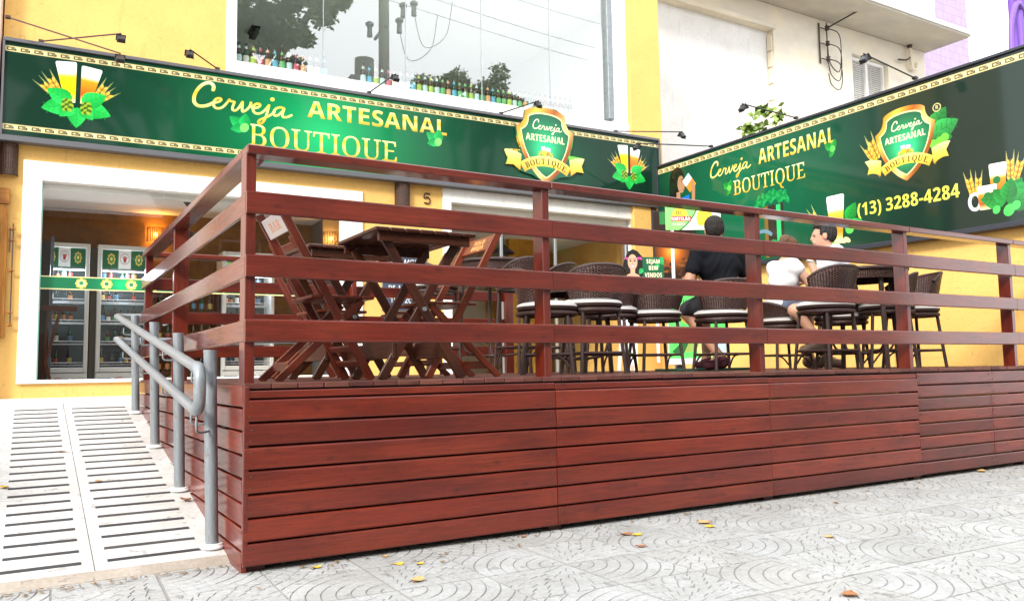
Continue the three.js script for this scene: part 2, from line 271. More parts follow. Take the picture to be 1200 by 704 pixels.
// ---------------------------------------------------------------- timber deck
{
  const L = [0, 1.69, 3.40, 5.04, 6.06, 7.46];
  const d = thing('timber_deck', 'raised red-brown timber deck clad in horizontal boards', 'deck');
  const dm = () => M.deck[Math.floor(rnd() * 5)];
  for (let k = 0; k < 60; k++) mesh('floor_board', cbox(0.121, 0.026, 3.86, 0.003, 2, 0.063 + k * 0.1245, DECK - 0.013 + rr(-0.0015, 0.001), -1.94 + rr(-0.004, 0.004)), M.floorb[Math.floor(rnd() * 3)], d);
  for (let p = 0; p < 3; p++) {
    mesh('edge_board', cbox(L[p + 1] - L[p] - 0.003, 0.034, 0.022, 0.003, 0, (L[p] + L[p + 1]) / 2 + 0.001, 0.793 - 0.003 * p, -0.014), dm(), d);
    for (let k = 0; k < 7; k++) { const b = rboard(L[p + 1] - L[p] - 0.004, 0.0980, 0.026, 0.008); const m = mesh('cladding_board', b, dm(), d); m.position.set((L[p] + L[p + 1]) / 2 + 0.001, 0.719 - k * 0.1065, -0.011 + rr(-0.0015, 0.0015)); m.rotation.z = rr(-0.0006, 0.0006); m.rotation.x = -0.03; }
  }
  for (const p of [3, 4]) for (let k = 0; k < 8; k++) { if (p === 4 && (k === 7 || k === 0)) continue;
    const x0 = L[p], x1 = p === 3 && (k === 7 || k === 0) ? L[5] : L[p + 1], m = mesh('cladding_board', rboard(x1 - x0 - 0.006, 0.0890, 0.026, 0.008), dm(), d); m.position.set((x0 + x1) / 2 + 0.001, 0.763 - k * 0.0975, -0.014 + rr(-0.002, 0.002)); m.rotation.x = -0.03; }
  for (const [a, b] of [[-0.03, -2.28], [-2.284, -3.88]]) for (let k = 0; k < 8; k++) { const m = mesh('side_board', rboard(a - b - 0.003, 0.0985, 0.022, 0.006, 2), dm(), d); m.position.set(0.012 + rr(-0.0015, 0.0015), 0.785 - k * 0.1065, (a + b) / 2); m.rotation.z = 0.03; }
  mesh('corner_board', cbox(0.024, 0.79, 0.03, 0.004, 1, 0.012, 0.437, -0.014), M.deck[2], d);
  for (let k = 0; k < 8; k++) mesh('rear_board', cbox(7.4, 0.098, 0.02, 0.004, 0, 3.75, 0.785 - k * 0.1065, -3.885), M.deck[0], d);
  for (const z of [-0.06, -1.3, -2.6, -3.8]) mesh('joist', span(0.04, 7.44, 0.70, DECK - 0.028, z - 0.05, z), M.floorb[2], d);
  for (const x of [0.06, 1.69, 3.4, 5.04, 6.6, 7.4]) mesh('support_post', span(x - 0.03, x + 0.05, 0, 0.70, -0.13, -0.05), M.floorb[2], d);
  { const sc = new THREE.CylinderGeometry(0.0045, 0.0045, 0.003, 8).rotateX(Math.PI / 2), L2 = []; for (const x of [0.03, 1.66, 1.72, 3.37, 3.43, 5.01, 5.07, 6.03, 6.09]) { const n = x > 5.04 ? 8 : 7, pt = x > 5.04 ? 0.0975 : 0.1065, y0 = x > 5.04 ? 0.763 : 0.719; for (let k = 0; k < n; k++) for (const o of [-0.024, 0.024]) L2.push(sc.clone().translate(x + rr(-0.006, 0.006), y0 - k * pt + o + rr(-0.005, 0.005), 0.0025)); } const m = mesh('screw_heads', merge(L2), M.iron, d); m.userData.kind = 'stuff'; }
  // railing
  const r = thing('deck_railing', 'red-brown varnished timber railing of flat horizontal rails round the deck', 'railing');
  const X = [0, 1.69, 3.41, 5.055, 6.555, 7.47], RY = [1.732, 1.435, 1.137], hb = 0.105, wm = () => M.rail[Math.floor(rnd() * 2)];
  for (const x of X.slice(1, 5)) mesh('post', cbox(0.047, 1.08, 0.10, 0.003, 1, x - 0.027, DECK + 0.53, -0.074), wm(), r);
  mesh('post', cbox(0.047, 1.08, 0.10, 0.003, 1, 0.026, DECK + 0.53, -0.076), wm(), r);
  mesh('post', cbox(0.10, 1.08, 0.047, 0.003, 1, 0.076, DECK + 0.53, -2.31), wm(), r);
  mesh('post', cbox(0.06, 1.08, 0.06, 0.003, 1, 0.054, DECK + 0.53, -3.87), wm(), r);
  mesh('post', cbox(0.10, 1.08, 0.047, 0.003, 1, 3.69, DECK + 0.53, -3.86), wm(), r);
  mesh('post', cbox(0.047, 1.08, 0.08, 0.003, 1, 1.9, DECK + 0.53, -3.84), wm(), r);
  for (let i = 0; i < 5; i++) {
    for (const y of RY) mesh('rail', rboard(X[i + 1] - X[i] - 0.002, hb, 0.024, 0.008).translate((X[i] + X[i + 1]) / 2, y - hb / 2 + rr(-0.002, 0.002), -0.011 + rr(-0.0008, 0.0008)), wm(), r);
    mesh('handrail', cbox(X[i + 1] - X[i] - 0.003, 0.042, 0.115, 0.005, 0, (X[i] + X[i + 1]) / 2, 1.929, -0.0575), wm(), r);
  }
  for (const [a, b] of [[-0.0235, -2.31], [-2.313, -3.9]]) {
    for (const y of RY) mesh('rail', rboard(a - b, hb, 0.022, 0.008, 2).translate(0.011, y - hb / 2 - 0.002, (a + b) / 2), wm(), r);
    mesh('handrail', cbox(0.115, 0.042, (a < -1 ? a : -0.1165) - b, 0.005, 2, 0.0575, 1.929, ((a < -1 ? a : -0.1165) + b) / 2), wm(), r);
  }
  for (const y of RY) mesh('rail', cbox(3.70, hb, 0.022, 0.004, 0, 1.885, y - hb / 2, -3.915), wm(), r);
  mesh('handrail', cbox(3.63, 0.042, 0.115, 0.005, 0, 1.932, 1.929, -3.86), wm(), r);
}
// ---------------------------------------------------------------- tubular ramp handrail
{
  const h = thing('ramp_handrail', 'grey painted steel tube handrail with two rails beside the ramp', 'handrail');
  const R = (z) => 0.03 + 0.16 * (-z - 0.33);
  for (const [z, top, dx] of [[-0.44, 0.998, 0], [-1.42, 1.126, 0], [-2.5, 1.252, 0], [-3.7, 1.376, 0]]) {
    const p = mesh('post', rod(V(-0.045, R(z) - 0.02, z), V(-0.068, top, z), 0.031, 0.031, 20), M.galv, h);
    mesh('cap', new THREE.CylinderGeometry(0.0325, 0.0325, 0.012, 20).translate(-0.068, top + 0.004, z), M.galv, p);
    mesh('flange', merge([new THREE.CylinderGeometry(0.05, 0.056, 0.02, 24).translate(-0.045, R(z) + 0.012, z), new THREE.TorusGeometry(0.05, 0.008, 8, 24).rotateX(Math.PI / 2).translate(-0.045, R(z) + 0.006, z)]), M.plastic, p);
    for (const o of [0.085, 0.285]) mesh('bracket', tube([V(-0.075, top - o - 0.06, z), V(-0.115, top - o - 0.068, z), V(-0.148, top - o - 0.06, z), V(-0.15, top - o - 0.01, z)], 0.006, 14, 6), M.galv, h);
  }
  const up = (z) => 0.905 + 0.124 * (-z - 0.2), lo = (z) => up(z) - 0.205, x = -0.15;
  const pts = [V(2.9, 1.425, -4.42), V(1.4, 1.425, -4.42), V(0.1, 1.425, -4.42), V(-0.09, 1.424, -4.40), V(x, up(-4.32), -4.3), V(x, up(-4.15), -4.15), V(x, up(-3), -3), V(x, up(-1.6), -1.6), V(x, up(-0.36), -0.36)];
  const pl = [V(2.9, 1.205, -4.42), V(1.4, 1.205, -4.42), V(0.1, 1.205, -4.42), V(-0.09, 1.204, -4.40), V(x, lo(-4.32), -4.3), V(x, lo(-4.15), -4.15), V(x, lo(-3), -3), V(x, lo(-1.6), -1.6), V(x, lo(-0.36), -0.36)];
  mesh('upper_rail', tube(pts, 0.0255, 90, 14), M.galv, h); mesh('lower_rail', tube(pl, 0.0255, 90, 14), M.galv, h);
  const b = []; for (let i = 0; i <= 10; i++) { const a = Math.PI / 2 - Math.PI * i / 10, m = (up(-0.36) + lo(-0.36)) / 2, rad = 0.1025; const c = Math.cos(a); b.push(V(x, m + Math.sign(Math.sin(a)) * rad * Math.pow(Math.abs(Math.sin(a)), 0.55), -0.36 + 0.125 * Math.pow(c, 0.6))); }
  mesh('end_bend', tube(b, 0.0285, 44, 16), M.galv, h);
  mesh('end_bracket', tube([V(x, lo(-0.3) - 0.02, -0.30), V(x, lo(-0.3) - 0.085, -0.30), V(x + 0.02, lo(-0.3) - 0.10, -0.34), V(-0.06, lo(-0.3) - 0.10, -0.43)], 0.006, 16, 6), M.galv, h);
  for (const [y, xx] of [[1.425, 0.25], [1.425, 1.7], [1.205, 0.25], [1.205, 1.7]]) mesh('bracket', tube([V(xx, y - 0.02, -4.42), V(xx, y - 0.07, -4.42), V(xx, y - 0.08, -4.37), V(xx, y - 0.08, -3.93)], 0.006, 14, 6), M.galv, h);
}
// ---------------------------------------------------------------- shop building
const gold = (g, y0, y1) => { const l = g.createLinearGradient(0, y0, 0, y1); l.addColorStop(0, '#fff6b8'); l.addColorStop(0.35, '#e9b62e'); l.addColorStop(0.6, '#f7e48c'); l.addColorStop(1, '#d9a326'); return l; };
function script(g, x, y, s, fill, wide = 0.30) {                          // "Cerveja" in brush script; s = x-height, (x, y) top left of the small letters
  g.save(); g.translate(x, y); g.transform(s, 0, -s * 0.12, s, 0, 0); g.strokeStyle = fill; g.fillStyle = fill; g.lineCap = g.lineJoin = 'round';
  const P = (w, f) => { g.lineWidth = w; g.beginPath(); f(); g.stroke(); };
  P(wide, () => { g.moveTo(1.62, -0.72); g.bezierCurveTo(1.75, -1.35, 1.15, -1.6, 0.65, -1.0); g.bezierCurveTo(0.1, -0.3, 0.0, 0.95, 0.75, 1.0); g.bezierCurveTo(1.25, 1.02, 1.6, 0.7, 1.85, 0.45); });
  P(wide * 0.75, () => { g.moveTo(1.8, 0.5); g.bezierCurveTo(2.4, 0.4, 2.55, -0.02, 2.2, 0); g.bezierCurveTo(1.75, 0.02, 1.65, 1, 2.2, 1); g.bezierCurveTo(2.6, 1, 2.8, 0.55, 3.05, 0.0); g.bezierCurveTo(3.1, 0.25, 3.4, 0.05, 3.5, 0.18); g.bezierCurveTo(3.4, 0.6, 3.3, 1.02, 3.6, 1.0); g.bezierCurveTo(3.85, 0.95, 4.0, 0.5, 4.15, 0.05); g.bezierCurveTo(4.2, 0.4, 4.15, 0.9, 4.3, 1.0); g.bezierCurveTo(4.65, 0.8, 4.9, 0.3, 4.85, 0.0); g.bezierCurveTo(4.9, 0.35, 5.0, 0.52, 5.15, 0.5); g.bezierCurveTo(5.7, 0.4, 5.8, -0.02, 5.45, 0); g.bezierCurveTo(5.0, 0.02, 4.95, 1, 5.5, 1); g.bezierCurveTo(5.9, 1, 6.15, 0.55, 6.4, 0.02); });
  P(wide * 0.75, () => { g.moveTo(6.4, 0.02); g.bezierCurveTo(6.35, 0.8, 6.3, 1.5, 6.05, 1.85); g.bezierCurveTo(5.75, 2.15, 5.55, 1.75, 5.9, 1.5); g.bezierCurveTo(6.3, 1.25, 6.7, 1.0, 6.95, 0.6); });
  P(wide * 0.75, () => { g.moveTo(7.75, 0.15); g.bezierCurveTo(7.4, -0.12, 6.9, 0.2, 6.88, 0.65); g.bezierCurveTo(6.9, 1.2, 7.45, 1.0, 7.75, 0.15); g.bezierCurveTo(7.65, 0.6, 7.6, 1, 7.85, 1); g.bezierCurveTo(8.1, 1, 8.3, 0.85, 8.45, 0.7); });
  g.beginPath(); g.arc(6.62, -0.62, 0.2, 0, 7); g.fill(); g.restore();
}
function leafArt(g, x, y, L, a, c0 = '#1faa3a', c1 = '#0c6b25', w = 0.36) {
  g.save(); g.translate(x, y); g.rotate(a); const l = g.createLinearGradient(0, -L * w, 0, L * w); l.addColorStop(0, c0); l.addColorStop(1, c1); g.fillStyle = l;
  g.beginPath(); g.moveTo(0, 0); const N = 7; for (let i = 1; i <= N; i++) { const t = i / N, h = Math.sin(Math.pow(t, 0.75) * Math.PI) * L * w; g.lineTo(t * L - L * 0.02, -h * 1.02); g.lineTo(t * L + L * 0.012, -h * 0.94); }
  for (let i = N; i >= 0; i--) { const t = i / N, h = Math.sin(Math.pow(t, 0.75) * Math.PI) * L * w; g.lineTo(t * L + L * 0.012, h * 0.94); g.lineTo(t * L - L * 0.02, h * 1.02); }
  g.fill(); g.strokeStyle = c1; g.lineWidth = Math.max(0.8, L * 0.02); g.beginPath(); g.moveTo(0, 0); g.lineTo(L * 0.92, 0); for (const s of [-1, 1]) for (let i = 1; i < 5; i++) { g.moveTo(L * i * 0.18, 0); g.lineTo(L * (i * 0.18 + 0.14), s * L * w * 0.6); } g.stroke(); g.restore();
}
function hopArt(g, x, y, r, c0 = '#8fae2c', c1 = '#415c12') { for (let j = -2; j <= 2; j++) for (let i = -1; i <= 1; i++) { g.fillStyle = (i + j) & 1 ? c0 : c1; g.beginPath(); g.ellipse(x + i * r * 0.55 * (1 - Math.abs(j) * 0.2), y + j * r * 0.42, r * 0.38, r * 0.3, 0.5 * i, 0, 7); g.fill(); } }
function wheatArt(g, x, y, L, a) { g.save(); g.translate(x, y); g.rotate(a); g.lineWidth = Math.max(0.7, L * 0.012); g.strokeStyle = '#e8d27a'; for (let i = 0; i < 7; i++) { const t = 0.2 + i * 0.1; for (const s of [-1, 1]) { g.fillStyle = i & 1 ? '#d08a1c' : '#eeb640'; g.beginPath(); g.ellipse(s * L * 0.07, -L * t, L * 0.052, L * 0.095, s * 0.35, 0, 7); g.fill(); g.beginPath(); g.moveTo(s * L * 0.08, -L * t); g.lineTo(s * L * 0.15, -L * (t + 0.42)); g.stroke(); } } g.strokeStyle = '#b98a2a'; g.beginPath(); g.moveTo(0, 0); g.lineTo(0, -L * 0.9); g.stroke(); g.restore(); }
function glassArt(g, x, y, wT, wB, h, a, c0, c1) {                        // (x, y) foot centre; a leaning beer glass with foam
  g.save(); g.translate(x, y); g.rotate(a); const l = g.createLinearGradient(0, -h, 0, 0); l.addColorStop(0, '#ffffff'); l.addColorStop(0.27, '#fffdf0'); l.addColorStop(0.38, c0); l.addColorStop(0.75, c1); l.addColorStop(1, '#fff3c0'); g.fillStyle = l;
  g.beginPath(); g.moveTo(-wB / 2, 0); g.lineTo(-wT / 2, -h * 0.95); g.quadraticCurveTo(-wT / 2, -h, -wT * 0.4, -h); g.lineTo(wT * 0.4, -h); g.quadraticCurveTo(wT / 2, -h, wT / 2, -h * 0.95); g.lineTo(wB / 2, 0); g.fill(); g.restore();
}
function bouquet(g, x, y, s) {                                           // two beers on leaves, wheat at the sides; x, y centre, s height
  wheatArt(g, x - s * 0.18, y + s * 0.10, s * 0.38, -0.5); wheatArt(g, x - s * 0.2, y + s * 0.14, s * 0.37, -0.8); wheatArt(g, x + s * 0.2, y + s * 0.10, s * 0.37, 0.5); wheatArt(g, x + s * 0.2, y + s * 0.14, s * 0.36, 0.85);
  glassArt(g, x - s * 0.085, y + s * 0.16, s * 0.27, s * 0.13, s * 0.66, -0.10, '#ffd21c', '#ffc400'); glassArt(g, x + s * 0.105, y + s * 0.16, s * 0.27, s * 0.13, s * 0.62, 0.13, '#f59a1b', '#e2600d');
  for (const [a, L] of [[2.85, 0.40], [-2.65, 0.37], [0.30, 0.40], [-0.5, 0.37], [1.57, 0.34], [2.3, 0.26], [0.85, 0.26]]) leafArt(g, x + Math.cos(a) * s * 0.07, y + s * 0.17 + Math.sin(a) * s * 0.05, s * L, a, '#2fd25a', '#109a38');
  hopArt(g, x - s * 0.12, y + s * 0.2, s * 0.09); hopArt(g, x + s * 0.12, y + s * 0.22, s * 0.09);
}
const shieldPath = (g, k) => { g.beginPath(); g.moveTo(0, -1.0 * k); g.bezierCurveTo(0.34 * k, -1.0 * k, 0.55 * k, -0.92 * k, 0.60 * k, -0.84 * k); g.bezierCurveTo(0.60 * k, -0.62 * k, 0.68 * k, -0.5 * k, 0.86 * k, -0.42 * k); g.bezierCurveTo(0.80 * k, 0.15 * k, 0.52 * k, 0.7 * k, 0, 1.0 * k); g.bezierCurveTo(-0.52 * k, 0.7 * k, -0.80 * k, 0.15 * k, -0.86 * k, -0.42 * k); g.bezierCurveTo(-0.68 * k, -0.5 * k, -0.60 * k, -0.62 * k, -0.60 * k, -0.84 * k); g.bezierCurveTo(-0.55 * k, -0.92 * k, -0.34 * k, -1.0 * k, 0, -1.0 * k); };
function shieldArt(g, x, y, s, mark = true) {                             // the crest; s = half height
  g.save(); g.translate(x, y); g.scale(s, s); const l = g.createLinearGradient(-0.9, -0.6, 0.9, 0.6); l.addColorStop(0, '#b86a18'); l.addColorStop(0.18, '#f4c24a'); l.addColorStop(0.38, '#a6551a'); l.addColorStop(0.62, '#ffe48a'); l.addColorStop(0.8, '#8a4514'); l.addColorStop(1, '#f2c14d');
  g.restore(); leafArt(g, x + s * 0.7, y - s * 0.1, s * 0.75, -0.9, '#2a9a45', '#0d5a26'); leafArt(g, x + s * 0.72, y, s * 0.8, -0.35, '#35b052', '#0f6a2c'); leafArt(g, x + s * 0.7, y + s * 0.05, s * 0.6, 0.15, '#2a9a45', '#0d5a26'); for (const [a, b] of [[0.78, 0.2], [0.95, 0.16], [1.08, 0.1]]) { g.fillStyle = '#69c23e'; g.beginPath(); g.arc(x + s * a, y + s * b, s * 0.11, 0, 7); g.fill(); }
  wheatArt(g, x - s * 0.78, y + s * 0.3, s * 0.75, -0.35); wheatArt(g, x - s * 0.85, y + s * 0.4, s * 0.7, -0.5);
  g.save(); g.translate(x, y); g.scale(s, s); g.fillStyle = l; shieldPath(g, 1); g.fill(); g.fillStyle = '#ffe9a6'; shieldPath(g, 0.86); g.fill();
  const q = g.createRadialGradient(0, 0.1, 0.05, 0, 0, 0.9); q.addColorStop(0, '#35e09a'); q.addColorStop(0.5, '#0c8a55'); q.addColorStop(1, '#075038'); g.fillStyle = q; shieldPath(g, 0.82); g.fill(); g.restore();
  script(g, x - s * 0.38, y - s * 0.52, s * 0.105, '#fff3c8', 0.28);
  g.fillStyle = gold(g, y - s * 0.33, y - s * 0.1); g.font = 'bold ' + s * 0.245 + 'px sans-serif'; g.textAlign = 'center'; g.textBaseline = 'alphabetic'; g.save(); g.translate(x, y - s * 0.1); g.scale(0.86, 1); g.fillText('ARTESANAL', 0, 0); g.restore();
  g.font = s * 0.13 + 'px sans-serif'; g.fillStyle = '#e9d37a'; g.fillText('★ ★ ★ ★ ★', x, y + s * 0.06); bouquet(g, x, y + s * 0.27, s * 0.48);
  const R = s * 1.35, cy = y + s * 1.62, b = g.createLinearGradient(0, y + s * 0.2, 0, y + s * 0.75); b.addColorStop(0, '#fff0a0'); b.addColorStop(0.5, '#f2cf4e'); b.addColorStop(1, '#c9962c');
  for (const d of [-1, 1]) { g.fillStyle = '#7a4d12'; g.beginPath(); g.moveTo(x + d * s * 0.62, y + s * 0.5); g.lineTo(x + d * s * 0.98, y + s * 0.36); g.lineTo(x + d * s * 0.8, y + s * 0.75); g.fill(); g.fillStyle = b; g.beginPath(); g.moveTo(x + d * s * 0.72, y + s * 0.3); g.quadraticCurveTo(x + d * s, y + s * 0.18, x + d * s * 1.22, y + s * 0.22); g.lineTo(x + d * s * 1.1, y + s * 0.42); g.lineTo(x + d * s * 1.16, y + s * 0.6); g.quadraticCurveTo(x + d * s * 0.95, y + s * 0.55, x + d * s * 0.76, y + s * 0.72); g.fill(); }
  g.fillStyle = b; g.beginPath(); g.arc(x, cy, R, -Math.PI / 2 - 0.6, -Math.PI / 2 + 0.6); g.arc(x, cy, R * 0.80, -Math.PI / 2 + 0.62, -Math.PI / 2 - 0.62, true); g.fill();
  g.fillStyle = '#2c2208'; g.font = 'bold ' + s * 0.2 + 'px serif'; [...'BOUTIQUE'].forEach((ch, i) => { const a = (i - 3.5) * 0.135; g.save(); g.translate(x + Math.sin(a) * R * 0.84, cy - Math.cos(a) * R * 0.84); g.rotate(a); g.fillText(ch, 0, 0); g.restore(); });
  if (mark) { g.strokeStyle = '#d9c98a'; g.lineWidth = s * 0.025; g.beginPath(); g.arc(x + s * 0.92, y - s * 0.72, s * 0.1, 0, 7); g.stroke(); g.font = 'bold ' + s * 0.14 + 'px sans-serif'; g.fillStyle = '#d9c98a'; g.textAlign = 'center'; g.fillText('R', x + s * 0.92, y - s * 0.67); }
  g.textAlign = 'left';
}
function keyBand(g, x0, x1, y, h, pitch) { g.fillStyle = '#d9c48c'; g.fillRect(x0, y, x1 - x0, h); g.strokeStyle = '#26301c'; g.lineWidth = h * 0.14; for (let x = x0; x < x1; x += pitch) { g.beginPath(); g.moveTo(x + pitch * 0.70, y + h * 0.30); g.lineTo(x + pitch * 0.18, y + h * 0.30); g.lineTo(x + pitch * 0.18, y + h * 0.74); g.lineTo(x + pitch * 0.78, y + h * 0.74); g.lineTo(x + pitch * 0.78, y + h * 0.52); g.lineTo(x + pitch * 0.45, y + h * 0.52); g.stroke(); g.fillStyle = '#efe3b8'; g.fillRect(x + pitch * 0.88, y + h * 0.2, pitch * 0.06, h * 0.6); } }
const U0 = -1.145, U1 = 7.66, SV0 = 3.365, SV1 = 4.478;
const signTex = canvasTex(2048, 260, (g, W, H) => {
  const sx = W / (U1 - U0), sy = H / (SV1 - SV0), X = (u) => (u - U0) * sx, Y = (v) => (SV1 - v) * sy;
  g.fillStyle = '#022c1c'; g.fillRect(0, 0, W, H);
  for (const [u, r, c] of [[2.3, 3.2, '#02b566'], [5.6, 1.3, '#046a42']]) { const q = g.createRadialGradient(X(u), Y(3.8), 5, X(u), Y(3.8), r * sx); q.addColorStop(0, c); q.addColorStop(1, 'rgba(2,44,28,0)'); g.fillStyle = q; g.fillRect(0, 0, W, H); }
  keyBand(g, 0, W, Y(4.43), 0.068 * sy, 0.125 * sx); keyBand(g, 0, W, Y(3.50), 0.068 * sy, 0.125 * sx);
  bouquet(g, X(-0.46), Y(3.96), 0.76 * sy); bouquet(g, X(7.07), Y(3.96), 0.72 * sy);
  script(g, X(0.72), Y(4.15), 0.138 * sy, gold(g, -1.4, 2.0), 0.3);
  g.textBaseline = 'alphabetic'; g.fillStyle = gold(g, -0.24 * sy, 0); g.font = 'bold ' + 0.325 * sy + 'px sans-serif'; g.save(); g.translate(X(2.08), Y(4.065)); const w1 = g.measureText('ARTESANAL').width; g.scale((X(4.0) - X(2.08)) / w1, 1); g.fillText('ARTESANAL', 0, 0); g.restore();
  g.fillStyle = gold(g, -0.30 * sy, 0); g.font = 0.41 * sy + 'px serif'; g.save(); g.translate(X(1.36), Y(3.575)); const w2 = g.measureText('BOUTIQUE').width; g.scale((X(3.28) - X(1.36)) / w2, 1); g.fillText('BOUTIQUE', 0, 0); g.restore();
  for (const [u, v] of [[1.32, 3.80], [3.86, 3.95]]) { leafArt(g, X(u), Y(v), 0.22 * sy, -2.5, '#25c060', '#108840'); leafArt(g, X(u), Y(v), 0.2 * sy, -1.5, '#25c060', '#108840'); leafArt(g, X(u), Y(v), 0.17 * sy, 2.9, '#25c060', '#108840'); g.fillStyle = '#7ad86a'; g.beginPath(); g.ellipse(X(u), Y(v), 0.05 * sy, 0.065 * sy, 0.4, 0, 7); g.fill(); }
});
const crestTex = canvasTex(512, 512, (g, W, H) => { g.fillStyle = '#0b5a3a'; g.fillRect(0, 0, W, H); shieldArt(g, 256, 236, 205); });
const Z0 = -5.66, Z1 = 0.1, RV0 = 2.215, RV1 = 3.985;
const sideTex = canvasTex(2048, 600, (g, W, H) => {
  const sx = W / (Z1 - Z0), sy = H / (RV1 - RV0), X = (z) => (z - Z0) * sx, Y = (v) => (RV1 - v) * sy;
  g.fillStyle = '#08241a'; g.fillRect(0, 0, W, H);
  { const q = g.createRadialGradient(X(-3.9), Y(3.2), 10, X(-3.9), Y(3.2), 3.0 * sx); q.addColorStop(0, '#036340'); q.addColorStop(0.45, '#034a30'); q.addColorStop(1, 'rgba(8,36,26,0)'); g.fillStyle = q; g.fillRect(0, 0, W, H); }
  keyBand(g, 0, W, 0.035 * sy, 0.075 * sy, 0.13 * sx);
  script(g, X(-4.56), Y(3.665), 0.095 * sy, gold(g, -1.4, 2.0), 0.28);
  g.textBaseline = 'alphabetic'; g.fillStyle = gold(g, -0.21 * sy, 0); g.font = 'bold ' + 0.29 * sy + 'px sans-serif'; g.save(); g.translate(X(-3.66), Y(3.572)); let w = g.measureText('ARTESANAL').width; g.scale(1.2 * sx / w, 1); g.fillText('ARTESANAL', 0, 0); g.restore();
  g.fillStyle = gold(g, -0.2 * sy, 0); g.font = 0.29 * sy + 'px serif'; g.save(); g.translate(X(-4.13), Y(3.222)); w = g.measureText('BOUTIQUE').width; g.scale(1.22 * sx / w, 1); g.fillText('BOUTIQUE', 0, 0); g.restore();
  for (const [z, v] of [[-4.2, 3.35], [-2.5, 3.50]]) { leafArt(g, X(z), Y(v), 0.15 * sy, -2.5); leafArt(g, X(z), Y(v), 0.13 * sy, -1.2); leafArt(g, X(z), Y(v), 0.12 * sy, 2.0); g.fillStyle = '#5cc254'; g.beginPath(); g.arc(X(z), Y(v), 0.04 * sy, 0, 7); g.fill(); }
  shieldArt(g, X(-1.56), Y(3.32), 0.44 * sy);
  g.fillStyle = '#e5dc54'; g.font = 'bold ' + 0.215 * sy + 'px sans-serif'; g.save(); g.translate(X(-2.21), Y(2.575)); w = g.measureText('(13) 3288-4284').width; g.scale(1.23 * sx / w, 1); g.fillText('(13) 3288-4284', 0, 0); g.restore();
  // a woman drinking from a glass
  g.save(); g.translate(X(-5.2), Y(3.55)); g.scale(sy * 0.42, sy * 0.42); g.fillStyle = '#1d6ed0'; g.beginPath(); g.moveTo(-0.3, 1.0); g.lineTo(-0.1, 0.42); g.lineTo(0.5, 0.32); g.lineTo(0.62, 1.0); g.fill(); g.fillStyle = '#120d0c'; g.beginPath(); g.ellipse(-0.12, -0.32, 0.40, 0.50, 0, 0, 7); g.fill(); g.fillRect(-0.54, -0.3, 0.36, 1.2); g.fillStyle = '#a97d5e'; g.beginPath(); g.ellipse(0.10, -0.14, 0.19, 0.33, -0.1, 0, 7); g.fill(); g.fillRect(-0.16, 0.12, 0.2, 0.5); g.beginPath(); g.moveTo(0.28, -0.16); g.lineTo(0.36, -0.04); g.lineTo(0.26, 0.0); g.fill(); g.fillStyle = '#3b231a'; g.fillRect(0.1, -0.33, 0.14, 0.03); g.fillRect(0.12, -0.25, 0.1, 0.03); g.fillStyle = '#9c3f3a'; g.fillRect(0.18, 0.06, 0.12, 0.03); g.save(); g.translate(0.52, -0.12); g.rotate(0.9); g.fillStyle = '#bfe6ee'; g.fillRect(-0.3, -0.22, 0.3, 0.42); g.fillStyle = '#e38a28'; g.fillRect(0, -0.22, 0.32, 0.42); g.restore(); g.fillStyle = '#a97d5e'; for (let i = 0; i < 4; i++) { g.beginPath(); g.ellipse(0.70, -0.12 + i * 0.07, 0.10, 0.035, 0.5, 0, 7); g.fill(); } g.beginPath(); g.moveTo(0.66, 0.05); g.lineTo(0.84, 0.0); g.lineTo(0.78, 0.9); g.lineTo(0.62, 0.9); g.fill(); g.restore();
  // hop garland over a dispensing tower, glasses, and the mugs
  for (let i = 0; i < 26; i++) { const a = i / 25; leafArt(g, X(-3.72 + 0.5 * a), Y(3.02 + 0.06 * Math.sin(a * 3.1)), 0.11 * sy, i * 2.4, '#1fb05a', '#0b6e35'); }
  g.fillStyle = '#2d2a22'; g.fillRect(X(-3.6), Y(2.96), 0.32 * sx, 0.72 * sy); g.fillStyle = '#7b5a20'; g.fillRect(X(-3.6), Y(2.96), 0.06 * sx, 0.72 * sy); g.fillStyle = '#2ec26a'; g.fillRect(X(-3.4), Y(2.95), 0.07 * sx, 0.5 * sy); g.strokeStyle = '#5f8494'; g.lineWidth = 0.05 * sy; g.lineCap = 'round'; g.beginPath(); g.moveTo(X(-3.82), Y(2.56)); g.quadraticCurveTo(X(-3.62), Y(2.68), X(-3.5), Y(2.56)); g.stroke(); g.lineCap = 'butt';
  for (let i = 0; i < 9; i++) leafArt(g, X(-3.5 + 0.05 * (i % 3)), Y(2.42 - 0.03 * i / 3), 0.13 * sy, i * 1.9, '#1fb05a', '#0b6e35');
  glassArt(g, X(-4.47), Y(2.42), 0.2 * sx, 0.13 * sx, 0.42 * sy, 0, '#e8a53a', '#c9741c');
  wheatArt(g, X(-2.72), Y(2.5), 0.3 * sy, -0.5); glassArt(g, X(-2.5), Y(2.28), 0.25 * sx, 0.15 * sx, 0.62 * sy, 0, '#e9b93c', '#c88a1e'); leafArt(g, X(-2.35), Y(2.55), 0.25 * sy, -1.0); leafArt(g, X(-2.32), Y(2.47), 0.2 * sy, -0.3); for (const [z, v] of [[-2.62, 2.42], [-2.56, 2.35], [-2.32, 2.44]]) { g.fillStyle = '#58d052'; g.beginPath(); g.arc(X(z), Y(v), 0.06 * sy, 0, 7); g.fill(); } g.fillStyle = '#e9dc9c'; for (const z of [-2.5, -2.42, -2.36]) { g.beginPath(); g.ellipse(X(z), Y(2.31), 0.05 * sx, 0.03 * sy, 0.6, 0, 7); g.fill(); }
